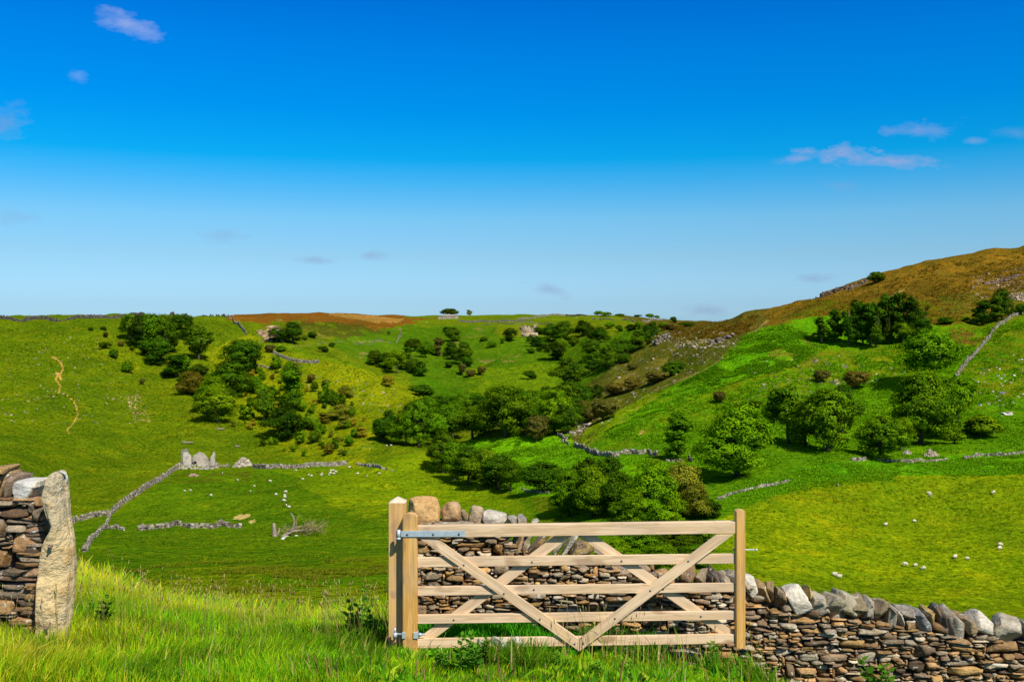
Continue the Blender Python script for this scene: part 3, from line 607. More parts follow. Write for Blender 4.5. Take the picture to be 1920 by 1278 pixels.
# --- short wall at the left and its stone gatepost
left_wall = empty('dry_stone_wall', (0, 0, 0)); tag(left_wall, 'end of a brown dry stone wall with leaning copes beside the standing stone post', 'stone wall')
YL = 8.75; XL0, XL1 = -6.6, pxx(84, YL)
mb = MB(); Ll = XL1-XL0
pal2 = np.array([(0.27, 0.15, 0.065), (0.34, 0.2, 0.08), (0.24, 0.18, 0.12), (0.14, 0.10, 0.07), (0.30, 0.23, 0.15), (0.22, 0.13, 0.07)])
wall_face(mb, rg, (Ll, lambda s: (XL0+s, YL)), lambda s: gz(XL0+s, YL)-0.05, lambda s: pz(934, YL), (0, -1), cell=(0.05, 0.030), wmin=4, wmax=10, hmax=3, big=0.10, pal=pal2, n=6, rough=0.05)
wall_face(mb, rg, (Ll, lambda s: (XL0+s, YL+0.55)), lambda s: gz(XL0+s, YL)-0.1, lambda s: pz(936, YL), (0, 1), cell=(0.05, 0.045), pal=pal2, n=2)
wall_face(mb, rg, (0.5, lambda s: (XL1-0.02, YL+s)), lambda s: gz(XL1, YL)-0.1, lambda s: pz(936, YL), (1, 0), cell=(0.05, 0.045), pal=pal2, n=3)
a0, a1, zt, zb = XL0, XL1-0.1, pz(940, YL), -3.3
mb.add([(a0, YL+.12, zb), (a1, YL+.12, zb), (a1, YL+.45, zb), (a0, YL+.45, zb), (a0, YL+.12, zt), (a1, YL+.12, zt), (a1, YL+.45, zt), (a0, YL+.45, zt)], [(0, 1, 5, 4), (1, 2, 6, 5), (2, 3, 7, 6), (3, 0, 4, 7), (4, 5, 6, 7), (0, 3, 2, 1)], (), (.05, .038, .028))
link('wall_face', mb.mesh('wall_face'), M['wall'], left_wall)
for (a, b, wd, hh, lean, c) in [(28, 145, 46, 165, 28, BRN), (62, 160, 42, 150, 22, (.36, .22, .1)), (100, 150, 58, 145, 12, (.28, .2, .13)), (-15, 150, 50, 160, 26, G2), (-60, 150, 50, 160, 28, BRN), (-110, 150, 55, 160, 26, G1), (-165, 150, 55, 150, 26, BRN), (-220, 150, 55, 150, 25, OC), (-280, 150, 55, 150, 25, G2), (30, 56, 78, 36, 2, (.42, .26, .09)), (55, 235, 120, 24, 0, (.3, .24, .17)), (190, 176, 146, 138, 0, (.60, .57, .5)), (258, 130, 34, 40, 10, WH)]:
    px, py, wd, hh = a/3.058, 860+b/3.058, wd/3.058, hh/3.058; Yc = YL+0.22; sc = Yc/F
    rnd = 0.45 if c[0] == .60 else 0.2
    stone_obj('cope_stone', rg, (pxx(px, Yc), Yc, pz(py, Yc)), (wd*sc/2, .22, hh*sc/2), (0, R(lean), rg.normal(0, .08)), left_wall, 'pale' if c[0] > .5 else 'wall', c=c, rnd=rnd)

def gatepost():
    Yp = 8.55
    out = [(1060, 200, 375), (1030, 205, 378), (960, 207, 392), (900, 207, 402), (840, 206, 410), (780, 208, 414), (740, 209, 417), (700, 212, 417), (640, 214, 421), (600, 219, 417), (560, 224, 414), (520, 232, 413), (490, 241, 411), (460, 258, 406), (420, 282, 399), (390, 298, 394), (360, 285, 390), (330, 275, 386), (300, 264, 383), (270, 255, 381), (240, 247, 379), (215, 249, 378), (190, 256, 377), (160, 264, 375), (130, 270, 373), (112, 276, 370), (100, 284, 364), (92, 293, 357), (88, 305, 342)]
    s = 3.058; V = []; n = 44
    P = []
    for (v, l, r) in out[::-1]: P.append(((l/s-960)/F*(Yp+.06), (r/s-960)/F*(Yp+.16)-.01, (HZ-(860+v/s))/F*(Yp+.05)))
    P = np.array(P); zs = np.linspace(P[0, 2], P[-1, 2]-0.1, 100)
    ls = np.interp(-zs, -P[:, 2], P[:, 0]); rs = np.interp(-zs, -P[:, 2], P[:, 1])
    rgp = np.random.default_rng(5)
    for k, z in enumerate(zs):
        cx, hw = (ls[k]+rs[k])/2, (rs[k]-ls[k])/2; hd = 0.155*(0.75+0.25*min(1, k/6)); th = np.arange(n)*2*math.pi/n
        c_, s_ = np.cos(th), np.sin(th); ex = 0.42
        bx = np.sign(c_)*np.abs(c_)**ex*hw; by = np.sign(s_)*np.abs(s_)**ex*hd
        by = by-0.07*np.clip(bx/hw*1.6-0.2, 0, 1)*(by < 0)*-1           # right-hand part of the front slopes away
        nz_ = fbm(th*2.1+3+np.cos(th)*2, np.full(n, z*4.0), 5, .6); nz2 = fbm(np.cos(th)*1.3+8, z*2.2+np.sin(th)*1.1, 3)
        f = 1+0.0*nz_; px_ = cx+bx*f; py_ = Yp+0.16+by*(1+0.16*nz_+0.22*nz2-0.12*np.abs(fbm(th*1.3+np.cos(th)*3, np.full(n, z*2.3+4), 3))); zz = z+0.02*nz_
        V.append(np.stack([px_, py_, np.full(n, z)+0.025*nz2], 1))
    nr = len(zs); V = np.concatenate(V); F4 = [(k*n+j, k*n+(j+1) % n, (k+1)*n+(j+1) % n, (k+1)*n+j) for k in range(nr-1) for j in range(n)]
    V = np.vstack([V, [[(ls[0]+rs[0])/2, Yp+0.14, zs[0]+0.015]]]); T = [(nr*n, (j+1) % n, j) for j in range(n)]
    mb = MB(); mb.add(V, F4, T, (0.43, 0.33, 0.17))
    m, nt, b = mat('weathered_sandstone', 0.92, 0.2); geo = nd(nt, 'ShaderNodeNewGeometry'); Pn = geo.outputs['Position']
    big = noise(nt, 3.2, 5, .6, Pn); fine = noise(nt, 26, 6, .7, Pn); str_ = noise(nt, 4.5, 6, .62, Pn, (1, 1, 1.15))
    c = mixc(nt, ramp(nt, big, [(.35, 0.), (.65, 1.)]), (0.66, 0.48, 0.23), (0.50, 0.39, 0.22))
    sepp = nd(nt, 'ShaderNodeSeparateXYZ'); nt.links.new(Pn, sepp.inputs[0])
    hi = ramp(nt, mth(nt, 'ADD', mth(nt, 'ADD', sepp.outputs[2], 2.35), mth(nt, 'MULTIPLY', mth(nt, 'SUBTRACT', str_, 0.5), 1.5)), [(0.35, 0.0), (0.9, 0.7)])
    c = mixc(nt, hi, c, (0.40, 0.35, 0.24))
    c = mixc(nt, ramp(nt, str_, [(0.56, 0.), (0.66, .6)]), c, (0.50, 0.30, 0.10))
    c = mixc(nt, .8, c, ramp(nt, fine, [(.25, .6), (.5, 1.), (.75, 1.25)]), 'MULTIPLY')
    li = noise(nt, 8, 4, .6, Pn); top = ramp(nt, mth(nt, 'ADD', sepp.outputs[2], 2.2), [(0.45, 0.0), (0.85, 0.14)])
    c = mixc(nt, ramp(nt, mth(nt, 'ADD', li, top), [(0.70, 0.), (0.73, .9)]), c, (0.68, 0.66, 0.6))
    nt.links.new(c, b.inputs['Base Color']); bump(nt, b, mth(nt, 'ADD', mth(nt, 'MULTIPLY', str_, 2.2), mth(nt, 'MULTIPLY', fine, .35)), .8, .06)
    root = empty('stone_gatepost', (pxx(105, Yp), Yp+0.15, -2.9)); me = mb.mesh('stone_shaft')
    me.transform(Matrix.Translation((-root.location.x, -root.location.y, -root.location.z)))
    # texture uses world position, so moving the mesh data keeps its look
    link('stone_shaft', me, m, root)
    for (px, py) in ((96, 1023), (89, 1175)):
        q = MB(); x, z = pxx(px, Yp)-root.location.x, pz(py, Yp)-root.location.z
        th = np.linspace(0, 2*math.pi, 13)
        ring = np.stack([np.cos(th)*.015, np.zeros(13), np.sin(th)*.015], 1)
        tube(q, ring+[x, -.175, z], .006, 6); tube(q, [(x, -.10, z), (x, -.20, z)], .010, 8)
        link('hinge_pin', q.mesh('hinge_pin'), plain('rusty_iron', (0.20, 0.13, 0.09), 0.8), root)
    tag(root, 'tall rough sandstone slab post with white lichen on top and an iron pin', 'gatepost')
gatepost()

# ------------------------------------------------------------------ the wooden gate
def bevel_box(x0, x1, y0, y1, z0, z1, bv=0.004):
    import bmesh
    bm = bmesh.new(); bmesh.ops.create_cube(bm, size=1)
    for v in bm.verts: v.co = Vector(((x0+x1)/2+v.co.x*(x1-x0), (y0+y1)/2+v.co.y*(y1-y0), (z0+z1)/2+v.co.z*(z1-z0)))
    bmesh.ops.bevel(bm, geom=bm.edges[:], offset=bv, segments=2, profile=.6, affect='EDGES'); return bm
def bm_obj(name, bm, m, parent, loc=(0, 0, 0), rot=(0, 0, 0)):
    me = bpy.data.meshes.new(name); bm.to_mesh(me); bm.free(); return link(name, me, m, parent, loc, rot)
import bmesh
GY0, GY1 = 8.90, 9.02                # depth of the gate's centre plane at hinge and latch ends
gy = lambda px: GY0+(GY1-GY0)*(px-770)/(1390-770)
gate = empty('farm_gate', (pxx(770, GY0), GY0, pz(1225, GY0))); GO = gate.location
tag(gate, 'new unpainted wooden five-bar field gate standing open against the stone wall', 'gate')
def gp(px, py, off=0): Y = gy(px); return Vector((pxx(px, Y+off), Y+off, pz(py, Y+off)))
def beam(name, pa, pb, wd, th, m='rail', ends=None):
    d = pb-pa; ln = d.length; ang = math.atan2(d.z, math.hypot(d.x, d.y)); yaw = math.atan2(d.y, d.x)
    bm = bevel_box(-ln/2, ln/2, -th/2, th/2, -wd/2, wd/2)
    if ends:    # trim the ends: 'h' along a rail, 'v' upright; first end pa, second pb
        for v in bm.verts:
            e_ = ends[0] if v.co.x < 0 else ends[1]
            if e_ == 'h': v.co.x -= v.co.z/math.tan(ang)
            elif e_ == 'v': v.co.x += v.co.z*math.tan(ang)
    o = bm_obj(name, bm, M[m], gate, (pa+pb)/2-GO, (0, -ang, yaw)); return o
pw = GY0/F
# uprights
def upright(name, px0, px1, py0, py1, th, dome, m='post', off=0.0):
    a = gp((px0+px1)/2, py1, off); w_ = (px1-px0)*pw; h = (py1-py0)*pw
    bm = bmesh.new(); prof = []
    n = 8
    pts = [(-w_/2, 0), (w_/2, 0), (w_/2, h-dome)]
    for k in range(1, n): t = k/n; pts.append((w_/2-w_*t, h-dome+dome*math.sin(math.pi*t)**.8))
    pts.append((-w_/2, h-dome))
    f = [bm.verts.new((x, -th/2, z)) for x, z in pts]; b = [bm.verts.new((x, th/2, z)) for x, z in pts]
    bm.faces.new(f); bm.faces.new(b[::-1])
    for i in range(len(pts)): bm.faces.new((f[i], b[i], b[(i+1) % len(pts)], f[(i+1) % len(pts)]))
    bmesh.ops.recalc_face_normals(bm, faces=bm.faces[:])
    bmesh.ops.bevel(bm, geom=[e for e in bm.edges if abs(e.verts[0].co.z-e.verts[1].co.z) > .3], offset=.006, segments=2, affect='EDGES')
    return bm_obj(name, bm, M[m], gate, a-GO, (0, 0, 0))
upright('hanging_stile', 756, 783, 961, 1232, .10, .03)
upright('latch_stile', 1378.5, 1396, 951.5, 1212, .085, .012, off=-.01)
RT = 0.035
beam('top_rail', gp(783, 995.5), gp(1380, 987), 22*pw, .07).name
for (l0, l1, h) in ((1053, 1046, 18), (1107, 1100, 16.5), (1159.5, 1152, 16.5), (1205, 1196, 17.5)):
    beam('rail', gp(783, l0), gp(1380, l1), h*pw, RT)
fo, bo = -RT/2-.013-.001, RT/2+.013+.001
def brace(pa, pb, wd, off, ends): return beam('brace', pa+Vector((0, off, 0)), pb+Vector((0, off, 0)), wd, .024, 'rail', ends)
brace(gp(803, 1007), gp(1085.6, 1206), 19*pw, fo, 'hv'); brace(gp(1086.4, 1206), gp(1357, 1000), 19*pw, fo, 'vh')
brace(gp(800, 1197), gp(1056, 1005), 19*pw, bo, 'hh'); brace(gp(1100, 1005), gp(1371, 1192), 19*pw, bo, 'hh')
def bolt(px, py, off=-.03, r=.009, par=None):
    q = MB(); p = gp(px, py)-GO; tube(q, [(p.x, off, p.z), (p.x, off-.005, p.z), (p.x, off-.008, p.z)], [r, r, r*.5], 10); return link('bolt', q.mesh('bolt'), M['bolt'], par or gate)
def yoff(px): return gy(px)-GY0
for (px, py, f) in [(870, 1056, 1), (997.5, 1052, 0), (921, 1105, 0), (945, 1109.5, 1), (1001, 1103.5, 0), (851, 1160, 0), (1012, 1157.5, 1), (1077, 1203, 1), (1093, 1202, 1), (1152, 1156, 1), (1218, 1104, 1), (1243, 1102.5, 0), (1289, 1049, 1), (1165, 1050, 0), (1313.5, 1153.5, 0), (1378, 1196, 0)]:
    bolt(px, py, yoff(px)+(-RT/2-.026 if f else -RT/2))
# hinge strap: long flat plate with a knuckle
h = []
zc = lambda px, py: gp(px, py)-GO
sA, sB = zc(753, 998), zc(873, 996.5)
dz = math.atan2(sB.z-sA.z, sB.x-sA.x); strap = bm_obj('hinge_strap', bevel_box(-(sB.x-sA.x)/2, (sB.x-sA.x)/2, -.004, .004, -5.6*pw, 5.6*pw, .002), M['zinc'], gate, ((sA.x+sB.x)/2, -.056, (sA.z+sB.z)/2), (0, -dz, 0))
q = MB(); k = zc(748.5, 998); tube(q, [(k.x, -.045, k.z-.042), (k.x, -.045, k.z+.034)], .017, 14); tube(q, [(k.x, -.045, k.z-.052), (k.x, -.045, k.z-.036)], .021, 14); link('hinge_knuckle', q.mesh('hinge_knuckle'), M['zinc'], gate)
for px in (765, 813.5, 861.5):
    p = zc(px, 998.5-(px-765)*.016); q = MB(); tube(q, [(p.x, -.060, p.z), (p.x, -.066, p.z), (p.x, -.069, p.z)], [.0105, .0105, .006], 10); link('bolt', q.mesh('bolt'), M['bolt'], gate)
# bottom hinge: threaded eye bolt through the hanging stile with square plates
q = MB(); p0 = zc(741, 1187); p1 = zc(798, 1187)
tube(q, [(p0.x, -.02, p0.z), (p1.x, -.02, p1.z)], .009, 8); tube(q, [(p0.x, -.02, p0.z-.03), (p0.x, -.02, p0.z-.012), (p0.x, -.02, p0.z+.012)], .02, 10); tube(q, [(p0.x, -.02, p0.z), (p0.x, -.02, p0.z+.055)], .009, 8); tube(q, [(zc(786, 0).x, -.02, p1.z), (zc(790, 0).x, -.02, p1.z)], .017, 6)
link('eye_bolt', q.mesh('eye_bolt'), M['zinc'], gate)
for a, b in ((756, 761.5), (777, 785)):
    xa, xb = zc(a, 0).x, zc(b, 0).x; bm_obj('hinge_plate', bevel_box(xa-.004, xb, -.062, .0, p0.z-.028, p0.z+.026, .002), M['zinc'], gate)
# spring latch rod through the latch stile
q = MB(); l0, l1 = zc(1376.5, 1030), zc(1420, 1030); yl = yoff(1396)
tube(q, [(l0.x, yl, l0.z), (l1.x-.01, yl, l1.z)], .0055, 8); tube(q, [(l1.x-.02, yl, l1.z), (l1.x, yl, l1.z)], .011, 10); tube(q, [(l0.x-.008, yl, l0.z), (l0.x+.004, yl, l0.z)], .011, 10); link('latch_rod', q.mesh('latch_rod'), M['zinc'], gate)
# twine round the brace
q = MB(); p = zc(1165, 1062); tube(q, [(p.x-.02, .0, p.z+.02), (p.x-.03, -.03, p.z-.01), (p.x+.0, -.035, p.z-.02), (p.x+.03, -.02, p.z+.015)], .002, 5); link('twine', q.mesh('twine'), M['zinc'], gate)

# hanging post with a four-sided weathered top
YP = 8.97
post = empty('gate_post', (pxx(744.5, YP), YP+.07, pz(1225, YP))); tag(post, 'square wooden gate post with pyramid top beside the hinge of the gate', 'post')
w_ = 31.5*YP/F; hp = (1225-942.5)*YP/F
bm = bevel_box(-w_/2, w_/2, -w_/2, w_/2, -.3, hp, .004); bm_obj('post_shaft', bm, M['post'], post)
e = w_/2-.001; mb = MB(); mb.add([(-e, -e, hp+.0005), (e, -e, hp+.0005), (e, e, hp+.0005), (-e, e, hp+.0005), (0, 0, hp+.048)], [(0, 3, 2, 1)], [(0, 1, 4), (1, 2, 4), (2, 3, 4), (3, 0, 4)]); link('post_top', mb.mesh('post_top', False), M['posttop'], post)
q = MB(); kx = k.x+GO.x-post.location.x; kz = k.z+GO.z-post.location.z
tube(q, [(kx, -w_/2+.02, kz-.055), (kx, GY0-.045-post.location.y, kz-.055)], .010, 8); link('hinge_hook', q.mesh('hinge_hook'), M['zinc'], post)
kz2 = p0.z+GO.z-post.location.z; kx2 = p0.x+GO.x-post.location.x
q = MB(); tube(q, [(kx2, -w_/2+.02, kz2-.04), (kx2, GY0-.02-post.location.y, kz2-.04)], .010, 8); link('hinge_hook', q.mesh('hinge_hook'), M['zinc'], post)
# ------------------------------------------------------------------ trees (prototypes about 10 m tall)
def leaves(rg, centers, rad, per, size, shade, flat=0.75, up=0.25, outw=None):
    """quads scattered in clumps; shade: colour key per clump"""
    n = len(centers)*per; C = np.repeat(centers, per, 0); Rr = np.repeat(rad, per); Sh = np.repeat(shade, per)
    d = rg.normal(size=(n, 3)); d /= np.linalg.norm(d, axis=1)[:, None]; rr = Rr*rg.uniform(0.25, 1.0, n)**0.5
    P = C+d*rr[:, None]*np.array([1, 1, flat])
    N = d*0.75+rg.normal(size=(n, 3))*0.42+np.array([0, 0, up*.6])+(0 if outw is None else np.repeat(outw, per, 0)*0.9); N /= np.linalg.norm(N, axis=1)[:, None]
    a = np.cross(N, rg.normal(size=(n, 3))); a /= np.linalg.norm(a, axis=1)[:, None]; b = np.cross(N, a)
    s = size*rg.uniform(0.6, 1.35, n)[:, None]
    V = np.stack([P-a*s*0.55, P-b*s*0.32, P+a*s*0.6, P+b*s*0.34], 1).reshape(-1, 3)
    Fq = np.arange(n*4).reshape(-1, 4); c = np.clip(Sh+rg.normal(0, .18, n), 0, 1); col = np.repeat(np.stack([c, c, c], 1), 4, 0)
    return V, Fq, col
def crown_mesh(name, rg, lobes, nclump, per, size, crad, m):
    """lobes: (x, y, z, rx, ry, rz)"""
    lobes = np.array(lobes, float); ar = (lobes[:, 3]*lobes[:, 5]); p = ar/ar.sum()
    k = rg.choice(len(lobes), nclump*2, p=p); d = rg.normal(size=(nclump*2, 3)); d[:, 2] += 0.15; d /= np.linalg.norm(d, axis=1)[:, None]
    rr = rg.uniform(0.45, 1.0, nclump*2)**0.6; C = lobes[k, :3]+d*lobes[k, 3:]*rr[:, None]
    cc = np.array([0, 0, lobes[:, 2].mean()]); O = C-cc; O /= np.linalg.norm(O, axis=1)[:, None]+1e-6; O = O*.55+d*.75
    inside = np.zeros(len(C), bool)                      # thin out what lies deep inside
    for i, L_ in enumerate(lobes):
        q = np.linalg.norm((C-L_[:3])/L_[3:], axis=1); inside |= (q < 0.55)
    keep = (~inside) | (rg.random(len(C)) < 0.25); C = C[keep][:nclump]; O = O[keep][:nclump]
    rad = crad*rg.uniform(0.6, 1.35, len(C)); sh = rg.random(len(C))
    V, Fq, col = leaves(rg, C, rad, per, size, sh, outw=O)
    me = mesh_np(name, V, [Fq], col); me.materials.append(M[m]); return me
def limb_mesh(name, rg, trunk, targets, r0, m='bark'):
    mb = MB(); trunk = np.array(trunk, float); tube(mb, trunk, np.linspace(r0, r0*.35, len(trunk)), 8)
    mb_t = np.linspace(0.3, 1, len(trunk))
    for t in targets:
        t = np.array(t, float); i = rg.integers(len(trunk)//3, len(trunk)-1); s = trunk[i]; mid = (s+t)/2+np.array([0, 0, -0.2])+rg.normal(0, .25, 3)
        tube(mb, [s, s*.7+mid*.3, mid, t], [r0*.4, r0*.3, r0*.2, r0*.07], 5)
    me = mb.mesh(name); me.materials.append(M[m]); return me
def broadleaf(rg, w=8.5, h=10, base=1.2, n=9, seed=0, per=26, nclump=330, size=.5, top=1.0, low=True):
    lobes = []
    for i in range(n):
        t = rg.random(); z = base+1.2+(h-base-3.0)*t; prof = math.sin(math.pi*(0.18+0.72*t))**0.8 if low else (0.45+0.55*t)*math.sin(math.pi*(.2+.65*t))
        a = rg.uniform(0, 6.28); r = w/2*prof*rg.uniform(.35, .68); rr = w/2*rg.uniform(.24, .44)
        lobes.append((r*math.cos(a), r*math.sin(a), z, rr, rr, rr*rg.uniform(.6, .85)))
    lobes.append((0, 0, h-w*.2, w*.24*top, w*.24*top, w*.2)); lobes.append((0, 0, h*.55, w*.34, w*.34, h*.25))
    return lobes, nclump, per, size
PROTO = {}
def make_proto(key, lobes, nclump, per, size, crad, m, trunk, r0, nm, cn='crown', tn='trunk'):
    rg = np.random.default_rng(abs(hash(key)) % 1000 if False else sum(map(ord, key)))
    cm = crown_mesh(key+'_'+cn, rg, lobes, nclump, per, size, crad, m)
    tg = [l[:3] for l in lobes]; tm = limb_mesh(key+'_'+tn, rg, trunk, tg, r0)
    L_ = np.array(lobes); zmin = 0; co = np.zeros(len(cm.vertices)*3, np.float32); cm.vertices.foreach_get('co', co); co = co.reshape(-1, 3)
    W = np.percentile(co[:, 0], 99)-np.percentile(co[:, 0], 1); H = np.percentile(co[:, 2], 99.5)
    PROTO[key] = dict(crown=cm, trunk=tm, W=W, H=H, name=nm)
TR = [(0, 0, -1), (0.1, 0, .8), (-.1, .1, 2.2), (.15, 0, 3.8), (0, -.1, 5.5), (.1, 0, 7.2)]
for i, (key, ww, m, n, low) in enumerate([('oaka', 9.5, 'leaf', 11, True), ('oakb', 8, 'leaf', 9, True), ('oakc', 11, 'leaf', 13, True), ('asha', 8.5, 'ash', 11, True), ('ashb', 9.5, 'ash', 13, True),
                                          ('darka', 9, 'darkleaf', 10, True), ('darkb', 8, 'darkleaf', 12, True), ('olivea', 9, 'olive', 10, True), ('umbra', 10, 'darkleaf', 10, False), ('openash', 9, 'ash', 12, False)]):
    rg = np.random.default_rng(100+i*7); lo, nc, per, size = broadleaf(rg, ww, 10, .5 if low else 1.8, n, low=low)
    make_proto(key, lo, (175, 230, 200)[i % 3], 52, .34, (.95, 1.05, .85)[i % 3], m, TR, .33, 'broadleaf_tree')
for i, key in enumerate(['bigash']):                      # the large nearest trees carry finer foliage
    rg = np.random.default_rng(300); lo, *_ = broadleaf(rg, 10, 10, .3, 17); make_proto(key, lo, 400, 64, .26, .74, 'ash', TR, .36, 'broadleaf_tree')
rg = np.random.default_rng(310); lo, *_ = broadleaf(rg, 9, 10, .3, 15); make_proto('bigoak', lo, 400, 64, .26, .74, 'leaf', TR, .36, 'broadleaf_tree')
for i, key in enumerate(['pinea', 'pineb', 'pinec']):     # tall narrow plantation trees
    rg = np.random.default_rng(400+i); lo = []
    for t in np.linspace(0.12, 1, 12): r = (1.45-.95*t)*rg.uniform(.6, 1.15); lo.append((rg.normal(0, .5), rg.normal(0, .5), 1.2+8.3*t, r, r, .8))
    make_proto(key, lo, 260, 22, .38, .6, 'darkleaf', [(0, 0, -1), (0, 0, 3), (.1, 0, 6), (0, .1, 9.3)], .24, 'pine_tree')
for i, (key, m) in enumerate([('busha', 'leaf'), ('bushb', 'darkleaf'), ('bushc', 'thorn'), ('bushd', 'ash')]):
    rg = np.random.default_rng(500+i); lo = []
    for k in range(8): a = rg.uniform(0, 6.28); r = rg.uniform(0, 3.2); rr = rg.uniform(1.8, 3.0); lo.append((r*math.cos(a), r*math.sin(a), rg.uniform(2.5, 7), rr, rr, rr*.95))
    make_proto(key, lo, 240, 24, .62, .95, m, [(0, 0, -1), (0, 0, 1.5), (.2, 0, 4)], .3, 'thorn_bush' if m == 'thorn' else 'round_bush', 'foliage', 'stem')
for i, (key, m) in enumerate([('thina', 'leaf'), ('thinb', 'thorn')]):     # thin open old trees
    rg = np.random.default_rng(600+i); lo = []
    for k in range(9): t = k/8; a = rg.uniform(0, 6.28); r = rg.uniform(.3, 1.4); rr = rg.uniform(.9, 1.5); lo.append((r*math.cos(a), r*math.sin(a), 1.6+7.4*t, rr, rr, rr*.8))
    make_proto(key, lo, 230, 24, .36, .62, m, [(0, 0, -1), (.3, 0, 2), (-.2, .1, 4), (.2, 0, 7), (.1, 0, 8.6)], .34, 'open_tree')
for i, (key, m) in enumerate([('sapa', 'leaf'), ('sapb', 'olive')]):
    rg = np.random.default_rng(650+i); lo = []
    for t in np.linspace(.05, 1, 7): r = 1.9*math.sin(math.pi*(.25+.6*t)); lo.append((rg.normal(0, .4), rg.normal(0, .4), 1.0+7.6*t, r, r, 1.1))
    make_proto(key, lo, 110, 14, .75, .8, m, [(0, 0, -1), (0, 0, 3), (.1, 0, 7)], .14, 'sapling', 'foliage', 'stem')

SPECDESC = {}
clusters = {}
def tree(key, px, py, h, wd, cl, desc=None, seed=None, dmin=14):
    """place a tree: foot at photo (px, py), crown h tall and wd wide in photo px; cl: the group it stands in"""
    p = at(px, py, dmin); pr = PROTO[key]; s = p.y/F; hm, wm = h*s*1.04, wd*s*1.08
    root = empty(pr['name'], (p.x, p.y, p.z-0.1), rz=random.uniform(0, 6.28), sc=(wm/pr['W'], wm/pr['W'], hm/pr['H']))
    bush = 'bush' in pr['name'] or 'sap' in pr['name']
    a = bpy.data.objects.new('foliage' if bush else 'crown', pr['crown']); COL.objects.link(a); a.parent = root
    b = bpy.data.objects.new('stem' if bush else 'trunk', pr['trunk']); COL.objects.link(b); b.parent = root
    clusters.setdefault(cl, []).append((px, py, h, wd, root, desc, pr['name'], key)); return root

